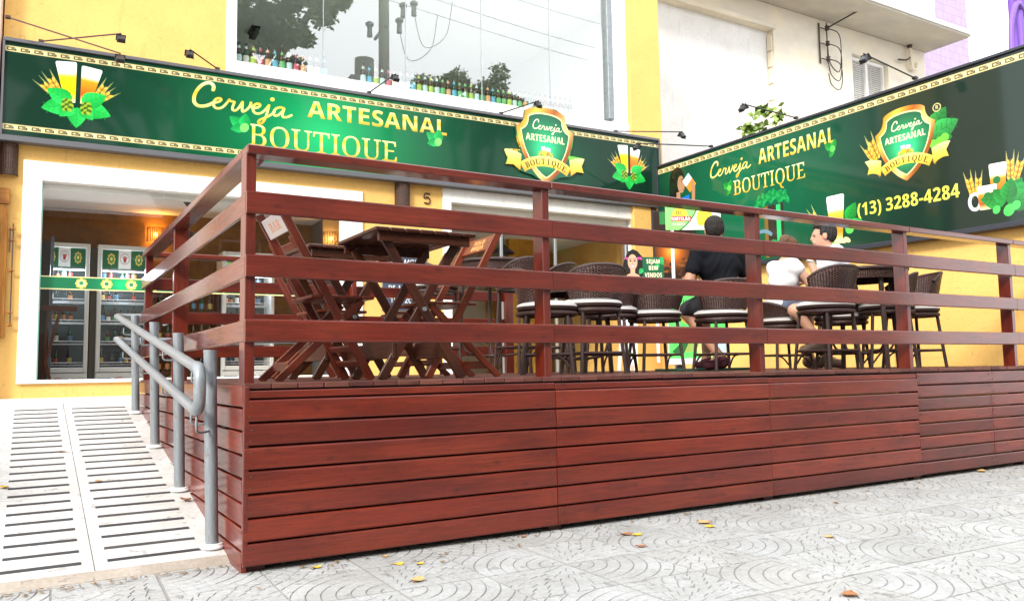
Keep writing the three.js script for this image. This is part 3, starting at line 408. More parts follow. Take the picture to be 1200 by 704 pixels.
  wheatArt(g, X(-0.84), Y(2.52), 0.27 * sy, -0.18); wheatArt(g, X(-0.80), Y(2.52), 0.25 * sy, 0.1); wheatArt(g, X(-0.47), Y(2.62), 0.28 * sy, 0.05); wheatArt(g, X(-0.43), Y(2.6), 0.27 * sy, 0.3);
  glassArt(g, X(-0.595), Y(2.43), 0.175 * sx, 0.12 * sx, 0.43 * sy, 0.03, '#e8952a', '#b65a12'); g.strokeStyle = '#dfe7ea'; g.lineWidth = 0.035 * sx; g.beginPath(); g.ellipse(X(-0.83), Y(2.49), 0.055 * sx, 0.085 * sy, 0, 0, 7); g.stroke(); glassArt(g, X(-0.71), Y(2.385), 0.2 * sx, 0.15 * sx, 0.26 * sy, 0.03, '#e08a22', '#a84f10'); g.fillStyle = '#0f6b3a'; for (const [z, v] of [[-0.6, 2.68], [-0.70, 2.53]]) { g.beginPath(); g.arc(X(z), Y(v), 0.038 * sx, 0, 7); g.fill(); }
  for (const [a, L] of [[-2.9, 0.28], [-2.3, 0.2], [-0.9, 0.28], [-0.3, 0.36], [0.1, 0.33], [-1.3, 0.25]]) leafArt(g, X(-0.52), Y(2.44), L * sy, a, '#1f9a3e', '#0d5f24'); for (const [z, v, r] of [[-0.62, 2.365, 0.045], [-0.5, 2.34, 0.065], [-0.43, 2.38, 0.05]]) { g.fillStyle = '#45cc55'; g.beginPath(); g.ellipse(X(z), Y(v), r * sx * 0.8, r * sy, 0.5, 0, 7); g.fill(); }
});
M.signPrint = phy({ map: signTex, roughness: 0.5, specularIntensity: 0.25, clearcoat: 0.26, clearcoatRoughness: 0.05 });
M.crestPrint = phy({ map: crestTex, roughness: 0.5, specularIntensity: 0.3, clearcoat: 0.4, clearcoatRoughness: 0.05 });
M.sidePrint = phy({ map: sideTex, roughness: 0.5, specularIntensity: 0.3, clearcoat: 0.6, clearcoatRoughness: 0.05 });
// a flat rectangle u0..u1 by v0..v1 facing +z at w, uv 0..1
function sheet(u0, u1, v0, v1, w) { return new THREE.PlaneGeometry(u1 - u0, v1 - v0).translate((u0 + u1) / 2, (v0 + v1) / 2, w); }
const front = -PH, O0 = FP(0, 0, 0);
{
  const s = thing('shop_building', 'yellow shop building with white framed shop windows and a wide glazed upper floor', 'building', O0, front);
  const wall = new THREE.Shape([[-1.15, 0.3], [7.75, 0.3], [7.75, 8.4], [-1.15, 8.4]].map((p) => new THREE.Vector2(...p)));
  const hole = (a, b, c, d) => wall.holes.push(new THREE.Path([[a, c], [a, d], [b, d], [b, c]].map((p) => new THREE.Vector2(...p))));
  hole(-0.78, 2.60, 0.83, 3.04); hole(4.06, 7.22, YF, 3.23); hole(1.20, 7.10, 4.62, 7.4);
  mesh('wall', new THREE.ExtrudeGeometry(wall, { depth: 0.22, bevelEnabled: false }).translate(0, 0, -0.22), M.yellow, s);
  mesh('pilaster', span(7.16, 7.76, 0.3, 8.4, 0.002, 0.10, 0.006, 1), M.yellow, s);
  for (const [u, v] of [[-1.3, 0], [2.75, 0]]) void u, v;
  const W = (...a) => mesh('window_frame', span(...a, 0.004), M.white, s);
  W(-0.925, -0.745, 0.85, 3.20, -0.10, 0.03); W(2.57, 2.84, 0.85, 3.20, -0.10, 0.03); W(-0.745, 2.57, 2.99, 3.20, -0.10, 0.03); W(-0.925, 2.84, 0.81, 0.85, -0.12, 0.035);
  W(3.975, 4.10, YF, 3.36, -0.10, 0.03); W(7.18, 7.31, YF, 3.36, -0.10, 0.03); W(4.10, 7.18, 3.17, 3.36, -0.10, 0.03);
  mesh('window_reveal', span(-0.745, 2.57, 2.93, 2.988, -0.22, -0.10), M.ceiling, s); mesh('window_reveal', span(4.10, 7.18, 3.06, 3.168, -0.22, -0.10), M.ceiling, s);
  // upper window: white surround, steel jamb, frameless panes
  W(1.13, 1.25, 4.66, 7.4, -0.16, 0.03); W(1.13, 7.16, 4.49, 4.66, -0.20, 0.05); W(6.90, 7.155, 4.66, 7.5, -0.20, 0.03);
  mesh('window_jamb', span(6.80, 6.895, 4.72, 7.4, -0.12, 0.02, 0.004), M.galv, s);
  const J = [1.25, 2.338, 3.475, 4.633, 5.782, 6.80];
  for (let i = 0; i < 5; i++) { const p = mesh('window_pane', new THREE.PlaneGeometry(J[i + 1] - J[i] - 0.012, 2.74).translate((J[i] + J[i + 1]) / 2, 6.03, -0.06), M.upperGlass, s); if (i) mesh('pane_joint', span(J[i] - 0.005, J[i] + 0.005, 4.661, 7.4, -0.066, -0.054), M.steel, p); }
  // upper room
  mesh('upper_room', merge([span(0.5, 7.3, 4.40, 4.50, -7.2, -0.225), span(0.5, 7.3, 6.85, 6.95, -7.2, -0.45), span(0.5, 7.3, 4.50, 6.85, -7.3, -7.2), span(0.4, 0.5, 4.40, 7.5, -7.2, -0.225), span(7.3, 7.4, 4.40, 7.5, -7.2, -0.225), span(0.5, 7.3, 6.95, 7.5, -0.55, -0.45)]), M.darkroom, s);
  mesh('roof', span(-1.2, 7.8, 8.4, 8.55, -9, 0.12, 0.01), M.concrete, s);
  mesh('side_wall', span(-1.15, -1.0, 0.3, 8.4, -9, -0.222), M.yellow, s); mesh('side_wall', span(7.6, 7.75, 0.3, 8.4, -9, -0.222), M.yellow, s); mesh('rear_wall', span(-1.0, 7.6, 0.3, 8.4, -9.1, -9), M.yellow, s);
  // left shop room
  mesh('room_floor', span(-1.0, 7.6, 0.5, YF - 0.01, -8.9, -0.222), std({ color: lin(0.40, 0.39, 0.36), roughness: 0.3 }), s);
  mesh('room_ceiling', span(-1.0, 7.6, 3.08, 3.2, -8.9, -0.222), M.ceiling, s);
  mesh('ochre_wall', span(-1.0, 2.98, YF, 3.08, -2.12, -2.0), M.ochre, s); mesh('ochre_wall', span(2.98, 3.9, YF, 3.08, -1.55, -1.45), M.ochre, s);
  mesh('grey_column', span(2.72, 2.97, YF, 3.08, -1.98, -1.40, 0.004, 1), std({ color: lin(0.10, 0.10, 0.095), roughness: 0.6 }), s);
  mesh('wooden_upright', span(-0.22, -0.14, YF, 2.5, -1.99, -1.5, 0.004, 1), std({ color: lin(0.075, 0.05, 0.03), roughness: 0.6 }), s);
  mesh('partition', span(3.75, 3.9, YF, 3.08, -1.44, -0.222), M.ceiling, s);
  // shop window glass: one pane, with its decal band
  const pane = mesh('shop_window', sheet(-0.745, 2.57, 0.85, 2.99, -0.07), M.glass, s);
  mesh('glass_edge', span(-0.745, -0.735, 0.85, 2.99, -0.076, -0.062), M.glassEdge, pane);
  const band = canvasTex(1024, 48, (g, w, h) => { g.fillStyle = '#0a6a42'; g.fillRect(0, 0, w, h); const q = g.createRadialGradient(w * 0.24, h / 2, 4, w * 0.24, h / 2, w * 0.12); q.addColorStop(0, '#18c878'); q.addColorStop(1, 'rgba(10,106,66,0)'); g.fillStyle = q; g.fillRect(0, 0, w, h); g.fillStyle = '#e9d79a'; g.fillRect(0, 0, w, 4); g.fillRect(0, h - 4, w, 4); for (let i = 0; i < 13; i++) { const x = w * (0.118 + i * 0.0755), y = h * 0.5; g.fillStyle = '#e6c65c'; for (let k = 0; k < 8; k++) { g.beginPath(); g.arc(x + 13 * Math.cos(k * 0.785), y + 13 * Math.sin(k * 0.785), 6, 0, 7); g.fill(); } g.fillStyle = '#f5e6a4'; g.beginPath(); g.arc(x, y, 12, 0, 7); g.fill(); g.fillStyle = '#2d8a56'; g.beginPath(); g.arc(x, y - 1, 7, 0, 7); g.fill(); } });
  mesh('decal_band', sheet(-0.735, 2.57, 1.825, 1.972, -0.066), std({ map: band, roughness: 0.4 }), pane);
  mesh('pane_profile', span(-0.655, -0.625, 0.85, 2.52, -0.9, -0.86), std({ color: lin(0.10, 0.12, 0.16), metalness: 0.5, roughness: 0.4 }), s);
  mesh('dark_cabinet', span(-1.0, -0.66, YF, 2.48, -1.98, -1.0), M.black, s);
  // right entrance: glazed steel leaves, deep room
  mesh('ochre_wall', span(3.9, 7.6, YF, 3.08, -4.2, -4.1), std({ color: lin(0.50, 0.28, 0.035), map: T.ochre, roughness: 0.7 }), s);
  mesh('beige_wall', span(4.95, 6.05, YF, 3.08, -2.9, -2.8), std({ color: lin(0.42, 0.36, 0.26), map: T.plaster, roughness: 0.8 }), s);
  mesh('dark_panel', span(3.95, 4.95, YF, 3.08, -3.2, -3.1), std({ color: lin(0.045, 0.045, 0.04), roughness: 0.5 }), s);
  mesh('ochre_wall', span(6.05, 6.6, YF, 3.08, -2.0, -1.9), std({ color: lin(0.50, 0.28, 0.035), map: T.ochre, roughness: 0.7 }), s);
  const lf = (a, b, w, handle) => { const p = mesh('glass_door', sheet(a, b, YF + 0.02, 3.05, w), M.glass, s); for (const q of [[a - 0.02, a + 0.02], [b - 0.02, b + 0.02]]) mesh('door_stile', span(q[0], q[1], YF, 3.06, w - 0.02, w + 0.02, 0.003, 1), M.steel, p); mesh('door_rail', span(a + 0.021, b - 0.021, 2.99, 3.06, w - 0.018, w + 0.018), M.steel, p); if (handle) { mesh('handle', tube([V(handle, 1.75, w + 0.02), V(handle, 1.78, w + 0.07), V(handle, 2.2, w + 0.07), V(handle, 2.23, w + 0.02)], 0.014, 16, 8), M.steel, p); mesh('lock', span(handle + 0.05, handle + 0.11, 2.0, 2.14, w + 0.003, w + 0.03, 0.004), M.iron, p); } };
  lf(4.12, 4.95, -0.14); lf(5.86, 7.16, -0.14, 6.55);
}
// ---------------------------------------------------------------- signs
function framedSign(s, u0, u1, v0, v1, w, printM, frameM, top, bot) {
  const p = mesh('printed_panel', sheet(u0, u1, v0, v1, w), printM, s);
  mesh('back_box', span(u0 + 0.01, u1 - 0.01, v0 + 0.01, v1 - 0.01, 0.012, w - 0.006), frameM, s);
  mesh('frame', span(u0 - 0.02, u1 + 0.02, v1, v1 + top, 0.01, w + 0.025, 0.004), frameM, s); mesh('frame', span(u0 - 0.02, u1 + 0.02, v0 - bot, v0, 0.01, w + 0.025, 0.004), frameM, s);
  mesh('frame', span(u0 - 0.022, u0, v0, v1, 0.01, w + 0.024, 0.003, 1), frameM, s); mesh('frame', span(u1, u1 + 0.03, v0, v1, 0.01, w + 0.024, 0.003, 1), frameM, s); return p;
}
{
  const s = thing('shop_sign', 'long green sign with gold lettering Cerveja Artesanal Boutique over the shop windows', 'sign', O0, front);
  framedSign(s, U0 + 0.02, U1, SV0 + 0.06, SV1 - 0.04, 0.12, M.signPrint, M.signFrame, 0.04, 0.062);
  // the crest stands proud of the panel and rises over its top edge
  const sh = new THREE.Shape(), cx = 5.55, cy = 4.10, k = 0.565, A = [[0, -1], [0.34, -0.99], [0.60, -0.86], [0.63, -0.64], [0.72, -0.48], [0.88, -0.42], [0.82, -0.05], [0.72, 0.18], [1.2, 0.2], [1.1, 0.42], [1.16, 0.6], [0.95, 0.58], [0.72, 0.74], [0.4, 0.8], [0, 1.0]];
  const pts = [...A, ...A.slice(1, -1).reverse().map(([a, b]) => [-a, b])].map(([a, b]) => new THREE.Vector2(cx + a * k, cy - b * k)); sh.setFromPoints(pts);
  const g = new THREE.ExtrudeGeometry(sh, { depth: 0.03, bevelEnabled: false }), uv = g.attributes.uv, q = g.attributes.position;
  for (let i = 0; i < uv.count; i++) uv.setXY(i, (q.getX(i) - cx) / k * 205 / 512 + 0.5, (q.getY(i) - cy) / k * 205 / 512 + (512 - 236) / 512);
  mesh('crest', g.translate(0, 0, 0.125), M.crestPrint, s);
  const t = thing('side_sign', 'large dark green sign with gold lettering and a phone number on the right wall', 'sign', [7.62, 0, -5.66], -Math.PI / 2);
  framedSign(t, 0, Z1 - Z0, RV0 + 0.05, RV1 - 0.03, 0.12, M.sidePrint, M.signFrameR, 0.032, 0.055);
  const w = thing('boundary_wall', 'ochre rendered boundary wall under the dark green side sign', 'wall');
  mesh('render', span(7.625, 7.85, 0, 3.6, -6.0, 0.14), M.yellow, w);
  for (const z of [-3.6, -1.95, -0.35]) mesh('pilaster_strip', span(7.585, 7.624, 0.5, 2.13, z - 0.06, z + 0.06, 0.004, 1), M.yellow, w);
  const lw = thing('unseen_left_wall', 'unseen cream wall added left of the ramp for reflections in the rails', 'wall');
  mesh('render', span(-2.35, -2.1, -0.02, 1.3, -6.2, -0.6), M.cream, lw);  // out of view, added so the left rails have something pale to reflect
  const pk = fthing('neighbouring_wall', 'narrow strip of pink neighbouring wall at the left edge above the long sign', 'wall', 0, 0, 0);
  mesh('render', span(-3.6, -1.165, 0.2, 9, -4, 0.16, 0.01), std({ color: lin(0.72, 0.50, 0.40), map: T.plaster, roughness: 0.8 }), pk);
}
// ---------------------------------------------------------------- floodlights on arms
{
  const headG = merge([new RoundedBoxGeometry(0.10, 0.12, 0.05, 2, 0.012), cbox(0.13, 0.012, 0.10, 0.003, 0, 0, 0.062, 0.02), cbox(0.115, 0.135, 0.012, 0.003, 0, 0, 0, 0.03)]);
  const lens = new THREE.PlaneGeometry(0.085, 0.095).translate(0, 0, 0.0375), lensM = std({ color: lin(0.25, 0.25, 0.25), roughness: 0.15 });
  const lamp = (label, base, end, aim, mt, group) => {
    const o = thing('sign_floodlight', label, 'floodlight', base, 0, group), e = end.clone().sub(base);
    mesh('arm', merge([rod(V(0, 0, 0), e, 0.0085, 0.0085, 8), cbox(0.05, 0.03, 0.05, 0.004)]), mt, o);
    const h = mesh('lamp_head', headG, M.black, o); h.position.copy(e).add(V(0, -0.055, 0)); h.scale.setScalar(0.76); h.lookAt(0, 0, 0); h.rotation.set(0.75, aim, 0, 'YXZ');
    mesh('lens', lens, lensM, h); mesh('loop_wire', new THREE.TorusGeometry(0.055, 0.004, 6, 16, 3.6).translate(0, 0.05, 0), M.cable, h);
  };
  const L = (t) => 'black floodlight on a thin arm ' + t, bk = Math.PI;
  lamp(L('reaching from the left edge of the yellow wall'), FP(-1.10, 4.63, 0.30), FP(-0.06, 4.23, 0.85), bk, M.iron);
  lamp(L('above the printed beers of the long sign'), FP(-0.80, 4.50, 0.1), FP(-0.04, 4.58, 0.5), bk, M.iron);
  lamp(L('leaning left just left of the upper window'), FP(1.02, 4.50, 0.1), FP(0.66, 4.53, 0.5), bk, M.iron);
  lamp(L('standing over the word ARTESANAL of the long sign'), FP(2.90, 4.50, 0.1), FP(3.10, 4.635, 0.55), bk, M.black);
  lamp(L('standing directly above the shield crest'), FP(4.85, 4.50, 0.1), FP(5.12, 4.54, 0.7), bk, M.black);
  lamp(L('stretching right from the far end of the long sign'), FP(6.85, 4.50, 0.1), FP(7.49, 4.36, 0.9), bk, M.black);
  const rp = (z) => V(7.5, 4.02, z);
  lamp(L('at the far end of the dark side sign'), rp(-4.52), V(6.6, 4.09, -5.10), Math.PI / 2, M.black);
  lamp(L('before the small green tree above the side sign'), rp(-3.02), V(6.6, 4.08, -3.08), Math.PI / 2, M.black);
  lamp(L('before the louvred window above the side sign'), rp(-1.40), V(6.6, 4.12, -1.39), Math.PI / 2, M.black);
}
// ---------------------------------------------------------------- woven wall lamps, house number, shutter, menu board
{
  const half = (r, h) => { const g = new THREE.CylinderGeometry(r, r, h, 24, 1, true, -Math.PI / 2, Math.PI); const uv = g.attributes.uv; for (let i = 0; i < uv.count; i++) uv.setXY(i, uv.getX(i) * Math.PI * r, uv.getY(i) * h); return g; };
  const sc = (label, u, v, h, r) => { const o = fthing('woven_wall_lamp', label, 'wall lamp', u, v, 0.004, 'woven wall lamps under the long sign'); mesh('shade', half(r, h), M.wicker, o); for (const y of [-h / 2, h / 2]) mesh('rim', new THREE.TorusGeometry(r, 0.008, 6, 24, Math.PI).rotateX(Math.PI / 2).translate(0, y, 0), M.rattanRod, o); mesh('back_plate', cbox(r * 1.6, h * 0.9, 0.012, 0.002, 0, 0, 0, 0.006), M.iron, o); };
  sc('brown woven half-round wall lamp at the far left end under the long sign', -1.06, 3.20, 0.36, 0.085);
  sc('brown woven half-round wall lamp left of the house number 5', 3.39, 3.18, 0.38, 0.105);
  sc('brown woven half-round wall lamp at the right end under the long sign', 7.545, 3.16, 0.40, 0.11);
  const n = fthing('house_number', 'dark metal house number 5 on the yellow wall', 'house number', 3.745, 3.19, 0.012);
  mesh('digit', tube([V(0.045, 0.068, 0), V(-0.028, 0.068, 0), V(-0.036, 0.005, 0), V(0.012, 0.022, 0), V(0.045, -0.02, 0), V(0.02, -0.065, 0), V(-0.04, -0.055, 0)], 0.0095, 40, 6), M.iron, n);
  for (const y of [0.03, -0.04]) mesh('pin', new THREE.CylinderGeometry(0.004, 0.004, 0.016, 8).rotateX(Math.PI / 2).translate(0, y, -0.008), M.iron, n);
  const s = fthing('wooden_shutter', 'orange-brown wooden shutter folded open beside the left shop window', 'shutter', -1.30, 1.335, 0.03);
  for (let i = 0; i < 3; i++) mesh('board', cbox(0.105, 1.36, 0.035, 0.004, 1, -0.015 + i * 0.108, 0.68, 0.02), M.shutter, s);
  mesh('top_rail', cbox(0.34, 0.17, 0.05, 0.006, 0, 0.095, 1.45, 0.022), M.shutter, s); mesh('bottom_rail', cbox(0.33, 0.05, 0.045, 0.006, 0, 0.095, -0.02, 0.022), M.shutter, s);
  const b = mesh('bolt_rod', rod(V(0.305, 0.08, 0.05), V(0.305, 1.16, 0.05), 0.0065), M.iron, s);
  for (const y of [0.09, 0.22, 0.66, 0.98, 1.10]) mesh('guide', merge([new THREE.TorusGeometry(0.017, 0.007, 6, 12).rotateX(Math.PI / 2).translate(0.305, y, 0.05), cbox(0.05, 0.03, 0.012, 0.003, 0, 0.285, y, 0.03)]), M.shutter, b);
  mesh('lever', cbox(0.014, 0.26, 0.012, 0.003, 1, 0.278, 0.98, 0.055), M.iron, s);
  const chalk = canvasTex(512, 700, (g, W, H) => { g.fillStyle = '#3d4556'; g.fillRect(0, 0, W, H); g.strokeStyle = g.fillStyle = '#e8ebee'; g.font = 'italic 78px sans-serif'; g.fillText('chopp', 130, 110); g.fillText('JOGO MOX IPA', 20, 230); g.font = '78px sans-serif'; g.fillText('500ml  400', 60, 330); g.lineWidth = 8; g.beginPath(); g.moveTo(40, 380); g.lineTo(470, 376); g.stroke(); g.fillText('R$ 19,90', 60, 500); g.fillText('10 a 20h', 80, 620); });
  const m = fthing('menu_board', 'blue-grey chalk menu board with white lettering on the yellow wall', 'menu board', 3.42, 2.12, 0.004);
  mesh('chalk_surface', sheet(-0.31, 0.31, -0.45, 0.45, 0.022), std({ map: chalk, roughness: 0.85 }), m); mesh('backing', cbox(0.63, 0.91, 0.018, 0.003, 0, 0, 0, 0.010), M.galvDark, m);
}
const ORD = (n) => ['zeroth', 'first', 'second', 'third', 'fourth', 'fifth', 'sixth', 'seventh', 'eighth', 'ninth', 'tenth', 'eleventh', 'twelfth', 'thirteenth', 'fourteenth', 'fifteenth', 'sixteenth', 'seventeenth', 'eighteenth', 'nineteenth', 'twentieth'][n] ?? (n === 30 ? 'thirtieth' : n === 40 ? 'fortieth' : n === 50 ? 'fiftieth' : ['', '', 'twenty', 'thirty', 'forty', 'fifty'][Math.floor(n / 10)] + '-' + ORD(n % 10));
const SHELF = ['lowest', 'second lowest', 'middle', 'second highest', 'highest'];
// ---------------------------------------------------------------- inside the shop: coolers, lamps, easel
const bottleG = (h = 0.24, r = 0.031) => new THREE.LatheGeometry([[0, 0], [r * 0.95, 0], [r, 0.004], [r, h * 0.55], [r * 0.9, h * 0.62], [r * 0.45, h * 0.78], [r * 0.4, h * 0.97], [r * 0.44, h], [0, h]].map((p) => new THREE.Vector2(...p)), 12);
{
  const glassM = [[0.035, 0.02, 0.008], [0.012, 0.05, 0.02], [0.06, 0.03, 0.01], [0.02, 0.02, 0.02]].map((c) => std({ color: lin(...c), roughness: 0.12 }));
  const labelM = [[0.55, 0.53, 0.48], [0.32, 0.05, 0.04], [0.45, 0.33, 0.08], [0.10, 0.20, 0.30], [0.08, 0.22, 0.09], [0.45, 0.18, 0.06]].map((c) => std({ color: lin(...c), roughness: 0.5 }));
  const names = ['white', 'red', 'yellow', 'blue', 'green', 'orange'];
  const poster = canvasTex(512, 180, (g, W, H) => { g.fillStyle = '#0c5a34'; g.fillRect(0, 0, W, H); g.fillStyle = '#d8d8d4'; g.fillRect(W * 0.36, 0, W * 0.5 - W * 0.22, H); for (const x of [W * 0.2, W * 0.82]) { g.save(); g.translate(x, H * 0.5); g.scale(0.85, 1.05); g.fillStyle = '#c9b050'; for (let k = 0; k < 8; k++) { g.beginPath(); g.arc(40 * Math.cos(k * 0.785), 40 * Math.sin(k * 0.785), 16, 0, 7); g.fill(); } g.fillStyle = '#1f7a3c'; g.beginPath(); g.arc(0, 0, 34, 0, 7); g.fill(); g.fillStyle = '#d8c86a'; g.beginPath(); g.arc(0, -2, 17, 0, 7); g.fill(); g.restore(); }
    g.strokeStyle = '#4a3a3a'; g.lineWidth = 4; g.beginPath(); g.arc(W * 0.5, H * 0.47, 52, 0, 7); g.stroke(); g.fillStyle = '#a02828'; g.beginPath(); g.arc(W * 0.5, H * 0.54, 18, 0, 7); g.fill(); g.strokeStyle = '#a02828'; g.lineWidth = 8; g.lineCap = 'round'; for (let i = 0; i < 5; i++) { const a = -2.3 + i * 0.4; g.beginPath(); g.moveTo(W * 0.5 + 12 * Math.cos(a), H * 0.54 + 12 * Math.sin(a)); g.lineTo(W * 0.5 + 36 * Math.cos(a), H * 0.52 + 36 * Math.sin(a)); g.stroke(); } g.fillStyle = '#555'; g.fillRect(W * 0.46, H * 0.66, W * 0.08, 5); });
  const poster2 = canvasTex(256, 200, (g, W, H) => { g.fillStyle = '#8fd06a'; g.fillRect(0, 0, W, H); g.fillStyle = '#f0d23c'; g.beginPath(); g.ellipse(120, 80, 90, 55, -0.3, 0, 7); g.fill(); g.fillStyle = '#e88a28'; g.beginPath(); g.ellipse(140, 140, 80, 40, 0.2, 0, 7); g.fill(); g.strokeStyle = '#1c4a18'; g.lineWidth = 7; g.beginPath(); g.moveTo(20, 60); g.quadraticCurveTo(110, 20, 230, 90); g.stroke(); });
  const kinds = glassM.map((gm) => gm), bg = bottleG();
  const cooler = (label, u0, u1, post, which) => {
    const W = u1 - u0, o = fthing('drinks_cooler', label, 'cooler', (u0 + u1) / 2, YF - 0.008, -1.42, 'drinks coolers along the back of the shop'), x = W / 2, w = 1.88, D = 0.52;
    mesh('cabinet', merge([span(-x, -x + 0.035, 0.02, w, -D, -0.03, 0.004), span(x - 0.035, x, 0.02, w, -D, -0.03, 0.004), span(-x + 0.036, x - 0.036, w - 0.04, w, -D, -0.03), span(-x + 0.036, x - 0.036, 0.02, 0.26, -D, -0.05)]), M.fridge, o);
    mesh('liner', span(-x + 0.036, x - 0.036, 0.262, w - 0.042, -D, -D + 0.02), M.fridgeIn, o);
    const dr = mesh('door_frame', merge([span(-x + 0.002, -x + 0.05, 0.27, w - 0.002, -0.028, 0.012, 0.006), span(x - 0.05, x - 0.002, 0.27, w - 0.002, -0.028, 0.012, 0.006), span(-x + 0.051, x - 0.051, w - 0.06, w - 0.002, -0.026, 0.01, 0.005), span(-x + 0.051, x - 0.051, 0.27, 0.33, -0.026, 0.01, 0.005)]), M.fridge, o);
    mesh('door_glass', sheet(-x + 0.05, x - 0.05, 0.33, w - 0.06, -0.006), M.glass, dr);
    mesh('poster', sheet(-x + 0.052, x - 0.052, w - 0.30, w - 0.062, 0.0), std({ map: post, roughness: 0.6 }), dr);
    const gr = mesh('grille', span(-x + 0.002, x - 0.002, 0.02, 0.262, -0.049, 0.0, 0.008), M.fridge, o);
    for (const y of [0.07, 0.13, 0.19]) for (const [a, b] of [[-0.9, -0.4], [-0.3, 0.3], [0.4, 0.9]]) mesh('slot', cbox((b - a) * x, 0.014, 0.012, 0.003, 0, (a + b) / 2 * x, y, 0.0), M.black, gr);
    mesh('switch', cbox(0.07, 0.03, 0.012, 0.003, 0, -0.03, 0.19, 0.006), std({ color: lin(0.35, 0.02, 0.02), roughness: 0.4 }), gr);
    mesh('light_tube', rod(V(-x + 0.06, w - 0.33, -0.045), V(x - 0.06, w - 0.33, -0.045), 0.009), std({ color: lin(0.8, 0.85, 0.9), emissive: lin(0.8, 0.92, 1), emissiveIntensity: 1.2 }), o); { const p = new THREE.PointLight(0xe4f2ff, 0.7, 0, 2); p.position.set(0, w - 0.36, -0.06); p.castShadow = true; p.shadow.radius = 8; o.add(p); }
    for (let k = 0; k < 5; k++) { const y = 0.36 + k * 0.265; const sh = []; for (let q = 0; q < 3; q++) sh.push(rod(V(-x + 0.04, y, -0.06 - q * 0.16), V(x - 0.04, y, -0.06 - q * 0.16), 0.005)); sh.push(rod(V(-x + 0.04, y + 0.03, -0.06), V(x - 0.04, y + 0.03, -0.06), 0.005)); mesh('shelf', merge(sh), M.wire, o);
      let cnt = 0; const n = Math.max(4, Math.floor((W - 0.14) / 0.072)); for (let i = 0; i < n; i++) { if (rnd() < 0.14) continue; cnt++; const li = Math.floor(rnd() * 6), b = fthing('chilled_bottle', `beer bottle, ${names[li]} label, ${ORD(cnt)} from left on the ${SHELF[k]} shelf of the ${which} cooler`, 'bottle', (u0 + u1) / 2 - W / 2 + 0.075 + i * 0.072 + rr(-0.008, 0.008), YF - 0.008 + y + 0.006, -1.42 - 0.12 - rr(0, 0.1), 'beer bottles on the cooler shelves'); { const s = rr(0.74, 0.98); b.scale.set(s * rr(0.85, 1.15), s, s * rr(0.85, 1.15)); b.rotation.y += rr(-1, 1); } mesh('bottle_glass', bg, kinds[Math.floor(rnd() * 4)], b); mesh('bottle_label', new THREE.CylinderGeometry(0.0318, 0.0318, 0.075, 12, 1, true).translate(0, 0.07, 0), labelM[li], b); } }
  };
  cooler('white glass-door drinks cooler, red hand poster, leftmost behind the shop window', -0.80, -0.232, poster, 'leftmost');
  cooler('white glass-door drinks cooler, red hand poster, second from the left in the shop', -0.148, 0.47, poster, 'second');
  cooler('white glass-door drinks cooler with a green and yellow poster behind the corner of the railing', 1.36, 2.05, poster2, 'rightmost');
  // shelf unit between the coolers
  const su = fthing('shelf_unit', 'dark wooden shelf unit between the drinks coolers', 'shelf', 0.92, YF - 0.008, -1.62);
  for (const y of [0.25, 0.65, 1.05, 1.45]) mesh('shelf', cbox(0.78, 0.03, 0.3, 0.003, 0, 0, y, 0), M.tableWood, su); for (const x of [-0.40, 0.40]) mesh('side', cbox(0.03, 1.5, 0.3, 0.003, 1, x, 0.75, 0), M.tableWood, su);
  for (let k = 0; k < 3; k++) for (let i = 0; i < 7; i++) { const li = Math.floor(rnd() * 6), b = fthing('shelf_bottle', `beer bottle, ${names[li]} label, ${ORD(i + 1)} from left on the ${['lowest', 'middle', 'highest'][k]} filled shelf of the wooden unit`, 'bottle', 0.60 + i * 0.105, YF - 0.008 + [0.265, 0.665, 1.065][k], -1.58, 'beer bottles on the wooden shelf unit'); mesh('bottle_glass', bg, kinds[Math.floor(rnd() * 4)], b); mesh('bottle_label', new THREE.CylinderGeometry(0.0318, 0.0318, 0.075, 12, 1, true).translate(0, 0.07, 0), labelM[li], b); }
  // bottles on the sill of the upper window
  const sill = [[0.55, 0.72, 0.70], [0.68, 0.66, 0.6], [0.45, 0.60, 0.12], [0.55, 0.10, 0.14], [0.75, 0.42, 0.22], [0.15, 0.45, 0.62], [0.18, 0.5, 0.2]].map((c) => std({ color: lin(...c), roughness: 0.5 })), sn = ['pale turquoise', 'white', 'lime green', 'red', 'orange', 'blue', 'mid green'];
  const big = bottleG(0.30, 0.038), protos = sill.map((m, i) => { const o = fthing('sill_bottle', `beer bottle with ${sn[i]} label, ${ORD(i + 1)} from the left on the upper window sill`, 'bottle', 1.30 + i * 0.088, 4.661, -0.115, 'bottles on the upper window sill'); mesh('bottle_glass', big, kinds[i % 4], o); mesh('bottle_label', new THREE.CylinderGeometry(0.039, 0.039, 0.10, 12, 1, true).translate(0, 0.085, 0), m, o); mesh('neck_label', new THREE.CylinderGeometry(0.0185, 0.025, 0.06, 10, 1, true).translate(0, 0.225, 0), m, o); return o; });
  let sc_ = 7; for (let i = 7; i < 56; i++) { if (i > 12 && i < 18) continue; sc_++; const u = 1.30 + i * 0.0885, k = i > 28 ? [6, 2, 0, 6, 4, 5, 6][i % 7] : [0, 5, 1, 3, 2, 0, 4][(i * 3) % 7]; copy(protos[k], FP(u, 4.661, -0.115 + rr(-0.008, 0.008)), undefined, `beer bottle with ${sn[k]} label, ${ORD(sc_)} from the left on the upper window sill`); }
  // lit woven lamps and pendants inside
  const bulbM = std({ color: lin(1, 0.8, 0.5), emissive: lin(1, 0.62, 0.22), emissiveIntensity: 2.5 });
